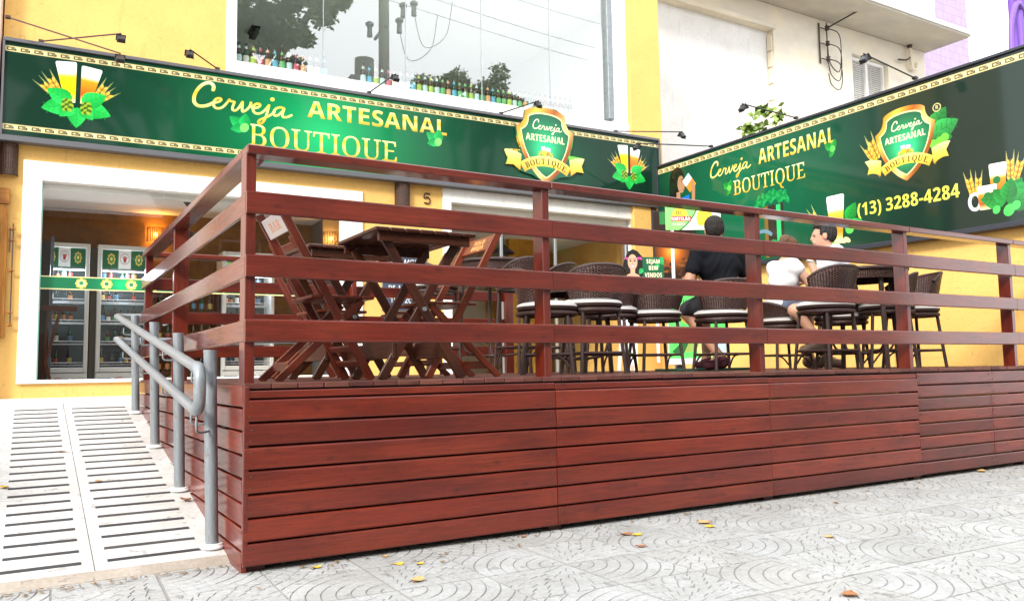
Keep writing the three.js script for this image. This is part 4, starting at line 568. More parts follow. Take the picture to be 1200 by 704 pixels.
  const inl = (label, u, v, w) => { const o = fthing('lit_wall_lamp', label, 'wall lamp', u, v, w); const gs = []; for (let i = 0; i < 15; i++) { const a = -1.5 + i * 3.0 / 14; gs.push(cbox(0.014, 0.20, 0.005, 0.001, 1).rotateY(a).translate(Math.sin(a) * 0.11, 0, Math.cos(a) * 0.11)); } mesh('slatted_shade', merge(gs), M.wicker, o); mesh('lamp_bulb', new THREE.SphereGeometry(0.03, 14, 10).translate(0, 0, 0.05), bulbM, o); const p = new THREE.PointLight(0xffb050, 0.5, 0, 2); p.position.set(0, 0.0, 0.05); p.castShadow = true; p.shadow.radius = 3; o.add(p); };
  inl('lit slatted wall lamp glowing on the ochre wall behind the corner of the railing', 0.565, 2.79, -1.99);
  inl('lit slatted wall lamp glowing on the dark grey column', 2.83, 2.79, -1.39);
  const pend = (label, u, v, w, drop) => { const o = fthing('pendant_lamp', label, 'pendant lamp', u, v, w); mesh('canopy', new THREE.CylinderGeometry(0.07, 0.02, 0.07, 16), M.black, o); mesh('cord', rod(V(0, -0.02, 0), V(0, -drop, 0), 0.004), M.cable, o); mesh('shade', new THREE.LatheGeometry([[0.02, 0.12], [0.05, 0.10], [0.17, 0.0], [0.18, -0.02]].map((p) => new THREE.Vector2(...p)), 24).translate(0, -drop - 0.1, 0), M.black, o); };
  pend('black pendant lamp hanging behind the left shop window', 0.86, 3.04, -0.95, 0.35);
  pend('black pendant lamp behind the right entrance, the one nearer the house number', 4.55, 3.04, -1.0, 0.25); pend('black pendant lamp behind the right entrance, the one nearer the railing post', 5.45, 3.04, -1.0, 0.25);
  const ez = fthing('wooden_easel', 'dark wooden easel seen through the left shop window', 'easel', -0.52, YF - 0.008, -0.62);
  mesh('leg', barZ(V(-0.02, 0.98, 0), V(-0.155, 0.38, 0.02), 0.03, 0.035, V(0, 0, 1)), M.tableWood, ez); mesh('leg', barZ(V(-0.155, 0.40, 0.02), V(-0.06, 0, 0.02), 0.03, 0.035, V(0, 0, 1)), M.tableWood, ez); mesh('tray', cbox(0.36, 0.06, 0.10, 0.004, 0, -0.03, 1.0, 0), M.tableWood, ez); mesh('leg', barZ(V(-0.14, 0.98, -0.05), V(-0.2, 0, -0.3), 0.03, 0.03, V(0, 0, 1)), M.tableWood, ez);
  const cs = fthing('ceiling_spot', 'dark triple ceiling spotlight at the upper left inside the upper window', 'ceiling light', -0.02, 6.85, -4.6); cs.position.copy(FP(2.27, 6.85, -4.15)); cs.scale.setScalar(0.62); mesh('plate', cbox(0.24, 0.05, 0.62, 0.004, 0, 0, -0.025, 0), M.black, cs); for (let i = -1; i < 2; i++) mesh('spot_head', new THREE.CylinderGeometry(0.08, 0.10, 0.14, 16).translate(0, -0.11, i * 0.2), M.black, cs);
  // things on the ochre hall side: framed picture and switch
  const pic = fthing('framed_picture', 'small dark framed picture with a warm glow behind the right entrance', 'picture', 5.27, 2.62, -2.79);
  mesh('frame', cbox(0.30, 0.60, 0.03, 0.004, 0, 0, 0, 0.018), M.black, pic); mesh('print', sheet(-0.13, 0.13, -0.28, 0.28, 0.0345), std({ map: canvasTex(64, 128, (g, w, h) => { g.fillStyle = '#15100c'; g.fillRect(0, 0, w, h); g.fillStyle = '#c98a34'; g.beginPath(); g.ellipse(32, 100, 14, 12, 0, 0, 7); g.fill(); g.fillStyle = '#f6e6c4'; g.fillRect(29, 46, 6, 8); g.fillStyle = '#8a5a22'; g.fillRect(20, 84, 24, 6); }), roughness: 0.3 }), pic);
  const sw = fthing('wall_switch', 'white wall switch on the beige wall behind the right entrance', 'switch', 5.85, 2.62, -2.79); mesh('plate', cbox(0.1, 0.16, 0.012, 0.003, 0, 0, 0, 0.008), M.plastic, sw); mesh('rocker', cbox(0.04, 0.07, 0.012, 0.003, 0, 0, 0, 0.016), M.steel, sw);
}
// ---------------------------------------------------------------- folding bar furniture of red-brown wood
{
  const inked = (txt) => canvasTex(256, 96, (g, W, H) => { g.fillStyle = '#6b2c17'; g.fillRect(0, 0, W, H); for (let i = 0; i < 40; i++) { g.fillStyle = 'rgba(40,12,6,0.10)'; g.fillRect(0, rnd() * H, W, 2); } g.fillStyle = '#e8a05a'; g.font = 'bold 38px sans-serif'; g.textAlign = 'center'; g.fillText(txt[0], 128, 46); g.fillText(txt[1], 128, 80); });
  const paleTex = canvasTex(256, 96, (g, W, H) => { g.fillStyle = '#cfc6c2'; g.fillRect(0, 0, W, H); g.fillStyle = '#d98a5a'; g.font = 'bold 60px serif'; g.textAlign = 'center'; g.fillText('BAR', 128, 70); });
  const slatM = { gold: phy({ map: inked(['SOLD', 'BREJA']), roughness: 0.4, clearcoat: 0.4, clearcoatRoughness: 0.3 }), pale: std({ map: paleTex, roughness: 0.5 }) };
  // seen along its sitting direction +x; width along z
  const chair = (label, x, z, turn, kind, wm = 0) => {
    const o = thing('folding_chair', label, 'folding chair', [x, DECK, z], turn, 'wooden folding chairs on the deck'), m = M.chairWood[wm], Z = V(0, 0, 1), w = 0.20;
    for (const s of [-1, 1]) { mesh('back_post', barZ(V(-0.27, 0.93, s * w), V(0.24, 0.0, s * w), 0.022, 0.045, Z), m, o); mesh('rear_leg', barZ(V(0.20, 0.43, s * (w - 0.03)), V(-0.26, 0.0, s * (w - 0.03)), 0.022, 0.04, Z), m, o); mesh('hinge_bolt', new THREE.CylinderGeometry(0.011, 0.011, 0.02, 10).rotateX(Math.PI / 2).translate(0.068, 0.31, s * (w + 0.014)), M.steel, o); }
    for (let i = 0; i < 5; i++) mesh('seat_slat', cbox(0.062, 0.018, 0.40, 0.003, 2, -0.06 + i * 0.072, 0.445, 0), m, o);
    const at = (y, nm, hh, mm) => { const t = (0.93 - y) / 0.93, g = cbox(0.016, hh, 2 * w - 0.022, 0.003, 2); const e = mesh(nm, g, mm, o); e.position.set(-0.27 + 0.51 * t - 0.006, y, 0); e.rotation.z = 0.5; if (mm.map === slatM.gold.map || mm.map === slatM.pale.map) { const p = g.attributes.position, u = g.attributes.uv; for (let i = 0; i < p.count; i++) u.setXY(i, (mm === slatM.pale ? 1 : -1) * p.getZ(i) / (2 * w) + 0.5, p.getY(i) / hh + 0.5); } return e; };
    at(0.84, 'back_slat', 0.115, kind ? slatM[kind] : m); at(0.66, 'back_slat', 0.05, m); at(0.17, 'front_rung', 0.035, m); at(0.09, 'front_rung', 0.035, m);
    mesh('rear_rung', cbox(0.02, 0.05, 2 * w - 0.10, 0.003, 2, -0.19, 0.075, 0), m, o);
    return o;
  };
  const table = (label, x, z, turn, s = 0.66) => {
    const o = thing('folding_table', label, 'folding table', [x, DECK, z], turn, 'wooden folding tables on the deck'), m = M.tableWood, Z = V(0, 0, 1), h = 0.80, k = s * 0.39;
    for (let i = 0; i < 7; i++) mesh('top_slat', cbox(s / 7 - 0.005, 0.022, s, 0.005, 2, -s / 2 + (i + 0.5) * s / 7, h - 0.011, 0), m, o);
    for (const d of [-1, 1]) { mesh('top_rail', cbox(s - 0.06, 0.05, 0.022, 0.003, 0, 0, h - 0.048, d * (k + 0.03)), m, o); mesh('leg', barZ(V(-0.22, h - 0.05, d * k), V(0.23, 0, d * k), 0.022, 0.05, Z), m, o); mesh('leg', barZ(V(0.22, h - 0.05, d * (k - 0.03)), V(-0.23, 0, d * (k - 0.03)), 0.022, 0.05, Z), m, o); mesh('pivot_bolt', new THREE.CylinderGeometry(0.012, 0.012, 0.02, 10).rotateX(Math.PI / 2).translate(0.0, 0.376, d * (k + 0.016)), M.steel, o); mesh('stretcher_board', cbox(0.02, 0.10, 2 * k - 0.02, 0.003, 2, d * 0.165, 0.16, 0), m, o); }
    return o;
  };
  chair('red-brown folding chair with a pale printed top slat at the left end of the deck', 0.52, -0.60, 0, 'pale', 1);
  table('brown folding table with its square top against the front railing between two chairs', 0.99, -0.46, 0.0, 0.60);
  chair('red-brown folding chair with gold lettering on its top slat, right of the front table', 1.42, -0.78, Math.PI, 'gold', 0);
  table('brown folding table standing behind the front folding table', 0.85, -1.20, 0.05, 0.62);
  chair('red-brown folding chair half hidden behind the corner post of the railing', 0.86, -1.62, 0.06, null, 0);
  chair('red-brown folding chair at the right of the rear folding table', 1.62, -1.60, Math.PI - 0.1, null, 1);
  chair('red-brown folding chair farthest from the front railing, left of the rear rail post', 1.05, -2.65, -0.3, null, 1);
}
// ---------------------------------------------------------------- woven cane chairs and tables
const cane = {};
{
  const shellG = (r, y0, y1, arc, flare) => { const N = 28, K = 7, p = [], uv = [], ix = []; for (const side of [0, 1]) for (let j = 0; j <= K; j++) for (let i = 0; i <= N; i++) { const t = i / N - 0.5, a = t * arc, v = j / K, dip = Math.pow(Math.abs(t) * 2, 3) * 0.10, y = y0 + (y1 - dip - y0) * v, R = r + flare * v - side * 0.022; p.push(-Math.cos(a) * R, y, Math.sin(a) * R); uv.push(t * arc * r, y); }
    const q = (a, b, c, d) => ix.push(a, b, c, a, c, d), S = (N + 1) * (K + 1), id = (s, j, i) => s * S + j * (N + 1) + i; for (let j = 0; j < K; j++) for (let i = 0; i < N; i++) { q(id(0, j, i), id(0, j, i + 1), id(0, j + 1, i + 1), id(0, j + 1, i)); q(id(1, j, i + 1), id(1, j, i), id(1, j + 1, i), id(1, j + 1, i + 1)); }
    for (let i = 0; i < N; i++) q(id(0, K, i), id(0, K, i + 1), id(1, K, i + 1), id(1, K, i)); for (let j = 0; j < K; j++) { q(id(1, j, 0), id(0, j, 0), id(0, j + 1, 0), id(1, j + 1, 0)); q(id(0, j, N), id(1, j, N), id(1, j + 1, N), id(0, j + 1, N)); }
    const g = new THREE.BufferGeometry(); g.setAttribute('position', new THREE.Float32BufferAttribute(p, 3)); g.setAttribute('uv', new THREE.Float32BufferAttribute(uv, 2)); g.setIndex(ix); g.computeVertexNormals(); return g; };
  const rimG = (r, y1, arc, flare) => { const P = []; for (let i = 0; i <= 18; i++) { const t = i / 18 - 0.5, a = t * arc; P.push(V(-Math.cos(a) * (r + flare - 0.011), y1 - Math.pow(Math.abs(t) * 2, 3) * 0.10 + 0.004, Math.sin(a) * (r + flare - 0.011))); } return tube(P, 0.015, 36, 8); };
  const pad = (r, h) => { const g = new THREE.LatheGeometry([[0, h], [r * 0.6, h * 0.98], [r * 0.85, h * 0.85], [r * 0.97, h * 0.62], [r, h * 0.42]].map((p) => new THREE.Vector2(...p)), 28); g.scale(1, 1, 1.04); return g; };
  const padSide = (r, h) => new THREE.LatheGeometry([[r, h * 0.42], [r * 0.99, h * 0.2], [r * 0.93, 0], [0, 0]].map((p) => new THREE.Vector2(...p)), 28).scale(1, 1, 1.04);
  // faces +x, seat height h
  cane.chair = (label, x, z, turn, h = 0.50, back = 0.27) => {
    const o = thing('cane_chair', label, 'woven chair', [x, DECK, z], turn, 'woven cane chairs on the deck'), r = 0.225;
    mesh('woven_back', shellG(r - 0.012, h + 0.032, h + back, 2.7, 0.055), M.rattan, o); mesh('back_rim', rimG(r - 0.012, h + back, 2.7, 0.055), M.rattanRod, o);
    const c = mesh('seat_cushion', pad(r + 0.004, 0.075).translate(0, h - 0.035, 0), M.cushion, o); mesh('cushion_side', padSide(r + 0.004, 0.075).translate(0, h - 0.035, 0), M.cushionSide, c);
    mesh('seat_frame', merge([new THREE.TorusGeometry(r - 0.01, 0.018, 8, 28).rotateX(Math.PI / 2).translate(0, h - 0.055, 0), new THREE.CylinderGeometry(r - 0.015, r - 0.015, 0.02, 24).translate(0, h - 0.05, 0)]), M.rattanRod, o);
    for (const a of [0.78, 2.36, 3.93, 5.5]) mesh('leg', rod(V(Math.cos(a) * (r - 0.02), h - 0.05, Math.sin(a) * (r - 0.02)), V(Math.cos(a) * (r + 0.035), 0, Math.sin(a) * (r + 0.035)), 0.014, 0.014), M.rattanRod, o);
    const q = (a, y, e = 0) => { const rr_ = r - 0.02 + 0.055 * (h - 0.05 - y) / (h - 0.05); return V(Math.cos(a) * rr_, y, Math.sin(a) * rr_ + e); }, A = [0.78, 2.36, 3.93, 5.5], y = h * 0.29;
    for (let i = 0; i < 4; i++) mesh('stretcher', rod(q(A[i], y), q(A[(i + 1) % 4], y), 0.011), M.rattanRod, o);
    for (const [i, s] of [[0, 1], [3, -1]]) mesh('brace', tube([q(A[i], y).add(V(-0.17, 0, 0)), q(A[i], y * 0.86).add(V(-0.08, 0, 0)), q(A[i], y * 0.3).add(V(-0.012, 0, 0))], 0.008, 12, 6), M.rattanRod, o);
    return o;
  };
  cane.table = (label, x, z, h = 0.78, r = 0.36) => {
    const o = thing('cane_table', label, 'woven table', [x, DECK, z], 0.4, 'round woven cane tables on the deck');
    mesh('glass_top', new THREE.CylinderGeometry(r, r, 0.010, 40).translate(0, h - 0.005, 0), std({ color: lin(0.06, 0.06, 0.06), roughness: 0.08 }), o);
    const ap = new THREE.CylinderGeometry(r - 0.01, r - 0.03, 0.085, 40, 1, true).translate(0, h - 0.055, 0), uv = ap.attributes.uv; for (let i = 0; i < uv.count; i++) uv.setXY(i, uv.getX(i) * 6.28 * r, uv.getY(i) * 0.085);
    mesh('woven_apron', ap, M.rattan, o); mesh('rim', new THREE.TorusGeometry(r, 0.014, 8, 44).rotateX(Math.PI / 2).translate(0, h - 0.012, 0), M.rattanRod, o); mesh('under_panel', new THREE.CylinderGeometry(r - 0.02, r - 0.02, 0.012, 32).translate(0, h - 0.035, 0), M.rattanRod, o);
    for (let i = 0; i < 4; i++) { const a = 0.78 + i * Math.PI / 2; mesh('leg', rod(V(Math.cos(a) * (r - 0.09), h - 0.05, Math.sin(a) * (r - 0.09)), V(Math.cos(a) * (r - 0.05), 0, Math.sin(a) * (r - 0.05)), 0.022, 0.02), M.rattanRod, o); mesh('brace', tube([V(Math.cos(a) * 0.10, h * 0.16, Math.sin(a) * 0.10), V(Math.cos(a) * (r - 0.12), h * 0.2, Math.sin(a) * (r - 0.12)), V(Math.cos(a) * (r - 0.07), h * 0.36, Math.sin(a) * (r - 0.07))], 0.011, 12, 6), M.rattanRod, o); }
    mesh('ring', new THREE.TorusGeometry(0.11, 0.012, 8, 24).rotateX(Math.PI / 2).translate(0, h * 0.16, 0), M.rattanRod, o); return o;
  };
  const P2 = Math.PI;
  const rb = 'woven chair ';
  cane.chair(rb + 'directly behind the second railing post from the left', 2.47, -1.25, -0.6, 0.50);
  cane.chair(rb + 'facing the deck, right of the second railing post', 2.86, -1.22, 1.4, 0.53);
  cane.chair(rb + 'partly hidden, left of the green bottle banner', 3.45, -1.75, 0.7, 0.53);
  cane.chair(rb + 'in front of the green bottle banner, left of the man in black', 3.83, -1.62, 1.25, 0.50);
  cane.chair(rb + 'under the man in the black T-shirt', 4.31, -1.30, 1.35, 0.49);
  cane.table('round woven table left of the man in the black T-shirt', 3.15, -1.85, 0.76, 0.36);
  cane.chair(rb + 'standing empty, broad back to the railing, between third and fourth posts', 4.86, -0.66, 1.5, 0.53, 0.30);
  cane.chair(rb + 'under the man in the white T-shirt', 5.56, -1.04, -2.8, 0.47, 0.2);
  cane.chair(rb + 'under the woman with tied-up hair', 5.26, -1.46, -0.3, 0.45, 0.16);
  cane.table('round woven table just left of the fourth railing post', 5.45, -0.74, 0.86, 0.38);
  cane.chair(rb + 'behind the fourth railing post', 5.62, -0.62, 2.4, 0.54, 0.27);
  cane.chair(rb + 'seen edge-on, just right of the fourth railing post', 5.98, -0.62, 2.75, 0.52, 0.32);
  cane.table('tall round woven table behind the folding chair with gold lettering', 3.05, -3.05, 1.08, 0.40);
  for (const [l, x, z, t] of [['tall dark woven stool left of the tall round table', 2.45, -3.15, 0.1], ['tall dark woven stool in front of the tall round table', 3.05, -2.55, 1.7], ['tall dark woven stool right of the tall round table', 3.5, -2.75, 2.2]]) cane.chair(l, x, z, t, 0.83, 0.20);
  // paper napkins on the table left of the man
  const nap = thing('napkin_holder', 'white napkin holder on the round table left of the man in black', 'napkin holder', [3.32, DECK + 0.761, -1.72], 0.3);
  mesh('holder', merge([cbox(0.13, 0.008, 0.06, 0.002, 0, 0, 0.004, 0), cbox(0.13, 0.07, 0.006, 0.002, 0, 0, 0.04, 0.026), cbox(0.13, 0.07, 0.006, 0.002, 0, 0, 0.04, -0.026)]), M.plastic, nap); mesh('napkins', cbox(0.115, 0.095, 0.04, 0.004, 0, 0, 0.057, 0), M.white, nap);
  const mat_ = thing('floor_mat', 'dark green mat on the deck floor behind the chair of the man in black', 'mat', [4.75, DECK + 0.001, -1.9], 0.1); mesh('mat_pile', cbox(1.0, 0.022, 0.5, 0.006, 0, 0, 0.011, 0), std({ color: lin(0.02, 0.09, 0.06), roughness: 0.9 }), mat_);
}
// ---------------------------------------------------------------- flat display figures and stands
{
  const fig = canvasTex(512, 1300, (g, W, H) => {
    g.clearRect(0, 0, W, H); g.fillStyle = '#e9e6e2'; g.fillRect(0, 0, W, H); g.fillStyle = '#15110f'; g.fillRect(0, 0, 262, 390);
    g.fillStyle = '#15110f'; g.beginPath(); g.ellipse(150, 120, 78, 100, 0, 0, 7); g.fill(); g.beginPath(); g.moveTo(75, 120); g.quadraticCurveTo(30, 260, 45, 380); g.lineTo(110, 380); g.lineTo(120, 150); g.fill(); g.beginPath(); g.moveTo(225, 120); g.quadraticCurveTo(272, 260, 256, 380); g.lineTo(190, 380); g.lineTo(182, 150); g.fill();
    g.fillStyle = '#d9a588'; g.beginPath(); g.ellipse(150, 140, 54, 76, 0, 0, 7); g.fill(); g.fillRect(124, 200, 52, 60); g.beginPath(); g.ellipse(150, 310, 92, 64, 0, 0, 7); g.fill(); g.fillStyle = '#2a1a16'; for (const x of [126, 174]) { g.beginPath(); g.ellipse(x, 128, 13, 7, 0, 0, 7); g.fill(); g.fillRect(x - 17, 108, 34, 5); } g.fillStyle = '#fff'; g.beginPath(); g.ellipse(150, 178, 22, 9, 0, 0, 7); g.fill(); g.strokeStyle = '#c2445a'; g.lineWidth = 5; g.beginPath(); g.ellipse(150, 178, 24, 11, 0, 0, 7); g.stroke(); g.fillStyle = '#c48c70'; g.beginPath(); g.ellipse(150, 152, 9, 8, 0, 0, 7); g.fill();
    g.fillStyle = '#e2469a'; for (const x of [72, 228]) for (const s of [-1, 1]) { g.beginPath(); g.ellipse(x + s * 15, 104, 17, 12, s * 0.5, 0, 7); g.fill(); }
    g.fillStyle = '#f2f0f0'; g.beginPath(); g.moveTo(70, 350); g.lineTo(230, 350); g.lineTo(215, 640); g.lineTo(255, 1130); g.lineTo(45, 1130); g.lineTo(85, 640); g.fill(); g.fillStyle = '#3aa84a'; g.fillRect(84, 600, 132, 36); g.fillStyle = '#d9a588'; g.fillRect(240, 330, 100, 50); g.fillStyle = '#222'; g.fillRect(70, 1235, 170, 65); g.fillStyle = '#d9a588'; g.fillRect(95, 1130, 40, 110); g.fillRect(165, 1130, 40, 110);
    g.fillStyle = '#0c5a3a'; g.fillRect(262, 60, 250, 240); for (const [x, y, a] of [[480, 120, -0.6], [478, 140, 0.1], [280, 200, 2.2], [470, 160, 2.6]]) leafArt(g, x - 20, y, 70, a, '#39c070', '#139048'); g.fillStyle = '#f4eac6'; g.font = 'bold 58px sans-serif'; g.textAlign = 'center'; g.save(); g.translate(382, 0); g.scale(0.9, 1); g.fillText('SEJAM', 0, 152); g.fillText('BEM', 0, 216); g.fillText('VINDOS', 0, 284); g.restore(); g.textAlign = 'left'; g.fillStyle = '#4a3a2a'; g.fillRect(440, 300, 22, 800);
  });
  const o = thing('welcome_standee', 'flat cut-out standee of a dark-haired woman holding a green SEJAM BEM VINDOS board', 'standee', FP(6.42, YF, 1.2), -0.40);
  const S = new THREE.Shape([[-0.44, 0], [-0.19, 0], [-0.17, 0.2], [-0.14, 1.0], [-0.08, 1.42], [0.28, 1.44], [0.28, 0.3], [0.345, 0.3], [0.345, 1.45], [0.47, 1.46], [0.50, 1.60], [0.50, 1.86], [0.02, 1.86], [-0.1, 1.95], [-0.2, 1.98], [-0.32, 1.94], [-0.42, 1.78], [-0.5, 1.42], [-0.44, 1.36], [-0.40, 0.98], [-0.48, 0.25]].map((p) => new THREE.Vector2(...p)));
  const g = new THREE.ExtrudeGeometry(S, { depth: 0.008, bevelEnabled: false }), uv = g.attributes.uv, p = g.attributes.position; for (let i = 0; i < uv.count; i++) uv.setXY(i, (p.getX(i) + 0.52) / 1.04, p.getY(i) / 2.0);
  g.scale(0.62, 0.925, 1);
  mesh('cut_out', g, std({ map: fig, roughness: 0.5 }), o); mesh('strut', bar(V(-0.28, 1.0, -0.002), V(-0.28, 0.0, -0.35), 0.05, 0.006), M.plastic, o); mesh('base', cbox(0.4, 0.02, 0.3, 0.004, 0, -0.28, 0.01, -0.1), M.black, o);
  // horizontal banner on a white pole
  const ban = canvasTex(512, 180, (g, W, H) => { g.fillStyle = '#f1f1ea'; g.fillRect(0, 0, W, H); g.fillStyle = '#86dd72'; g.beginPath(); g.moveTo(0, 0); g.lineTo(300, 0); g.quadraticCurveTo(230, 130, 120, H); g.lineTo(0, H); g.fill(); g.strokeStyle = '#2f7a2a'; g.lineWidth = 12; g.beginPath(); g.moveTo(304, 0); g.quadraticCurveTo(234, 130, 124, H + 6); g.stroke(); g.fillStyle = '#f0c23a'; g.beginPath(); g.ellipse(135, 62, 70, 56, 0, 0, 7); g.fill(); g.fillStyle = '#1d6b22'; g.font = 'bold 44px sans-serif'; g.fillText('Oc', 98, 62); g.fillStyle = '#a3352a'; g.fillRect(50, 72, 190, 40); g.fillStyle = '#fff'; g.font = 'bold 36px sans-serif'; g.fillText('TORTELÃO', 52, 106); g.fillStyle = '#f8f8f8'; g.font = 'bold 24px sans-serif'; g.fillText('S P Á S T A', 66, 144); g.fillStyle = '#ecd03c'; g.beginPath(); g.moveTo(300, 40); g.quadraticCurveTo(420, 0, 440, 70); g.quadraticCurveTo(430, 150, 310, 150); g.quadraticCurveTo(270, 100, 300, 40); g.fill(); g.strokeStyle = '#c9a21e'; g.lineWidth = 4; for (let i = 0; i < 5; i++) { g.beginPath(); g.moveTo(305 + i * 26, 50); g.lineTo(325 + i * 22, 138); g.stroke(); } g.fillStyle = '#e9e4cf'; g.beginPath(); g.ellipse(480, 100, 34, 40, 0, 0, 7); g.fill(); });
  const b = thing('pole_banner', 'green and white food banner with yellow pastry fixed to a white pole', 'banner', [4.98, DECK, -2.62], -0.50);
  mesh('pole', rod(V(0, 0, 0), V(0, 1.75, 0), 0.018, 0.018, 14), M.plastic, b); mesh('print', cbox(0.58, 0.235, 0.004, 0.001).translate(0.22, 1.60, 0.022), M.plastic, b); mesh('banner_face', sheet(-0.075, 0.515, 1.475, 1.72, 0.0255), std({ map: ban, roughness: 0.55 }), b); mesh('foot', new THREE.CylinderGeometry(0.14, 0.15, 0.02, 24).translate(0, 0.01, 0), M.black, b);
  // green bottle display board
  const bd = canvasTex(400, 700, (g, W, H) => { g.fillStyle = '#63dd6a'; g.fillRect(0, 0, W, H); g.fillStyle = '#174a1c'; g.font = 'bold 40px sans-serif'; g.fillText('BEBA MAIS', 70, 70); g.fillText('se não vai', 80, 130); g.fillText('até não dá +', 80, 190); g.fillStyle = '#8f8fa0'; g.beginPath(); g.moveTo(230, 0); g.lineTo(400, 0); g.lineTo(400, 260); g.fill(); g.fillStyle = '#e08a28'; g.beginPath(); g.ellipse(160, 330, 70, 60, 0, 0, 7); g.fill(); g.fillStyle = '#cfe08a'; g.beginPath(); g.ellipse(260, 600, 70, 110, 0, 0, 7); g.fill(); g.fillStyle = '#9ab45a'; g.beginPath(); g.ellipse(150, 560, 60, 90, 0.4, 0, 7); g.fill(); g.fillStyle = '#2a6a34'; g.beginPath(); g.moveTo(20, 640); g.lineTo(180, 440); g.lineTo(90, 690); g.fill(); g.fillStyle = '#c8dcea'; g.fillRect(300, 520, 100, 160); g.fillStyle = '#fff'; g.font = '28px sans-serif'; g.fillText('chopp', 60, 480); });
  const a = thing('display_board', 'bright green display board with fruit print left of the man in black', 'display board', [5.12, DECK, -2.45], -0.42);
  mesh('board', cbox(0.62, 0.80, 0.02, 0.003, 0, 0, 0.52, 0), M.plastic, a); mesh('print', sheet(-0.305, 0.305, 0.125, 0.915, 0.0125), std({ map: bd, roughness: 0.5 }), a); mesh('base_rail', cbox(0.68, 0.06, 0.10, 0.004, 0, 0, 0.09, 0), M.plastic, a); for (const x of [-0.2, 0.2]) mesh('wheel', new THREE.CylinderGeometry(0.03, 0.03, 0.03, 14).rotateX(Math.PI / 2).translate(x, 0.03, 0.02), M.black, a);
  const pw = fthing('painted_window', 'dark poster for a window at the right end, brown and amber reflections painted on', 'poster', 7.15, 2.35, 1.0); pw.rotation.y = -0.45;
  mesh('print', sheet(-0.28, 0.28, -0.75, 0.75, 0.03), std({ map: canvasTex(200, 500, (g, W, H) => { g.fillStyle = '#2a160e'; g.fillRect(0, 0, W, H); const q = g.createRadialGradient(90, 190, 5, 90, 190, 110); q.addColorStop(0, '#ffb040'); q.addColorStop(0.4, '#b05a14'); q.addColorStop(1, '#2a160e'); g.fillStyle = q; g.fillRect(0, 0, W, H); for (let i = 0; i < 60; i++) { g.fillStyle = ['#5a3018', '#160b08', '#8a5020', '#3c2a22'][i % 4]; g.fillRect(rnd() * W, 220 + rnd() * 180, 8 + rnd() * 40, 3 + rnd() * 8); } g.fillStyle = '#2a7a3a'; g.fillRect(30, 0, 70, 60); }), roughness: 0.35 }), pw); mesh('board', cbox(0.6, 1.54, 0.022, 0.003, 0, 0, 0, 0.016), M.black, pw);  // brown and amber window reflections painted into the canvas
}
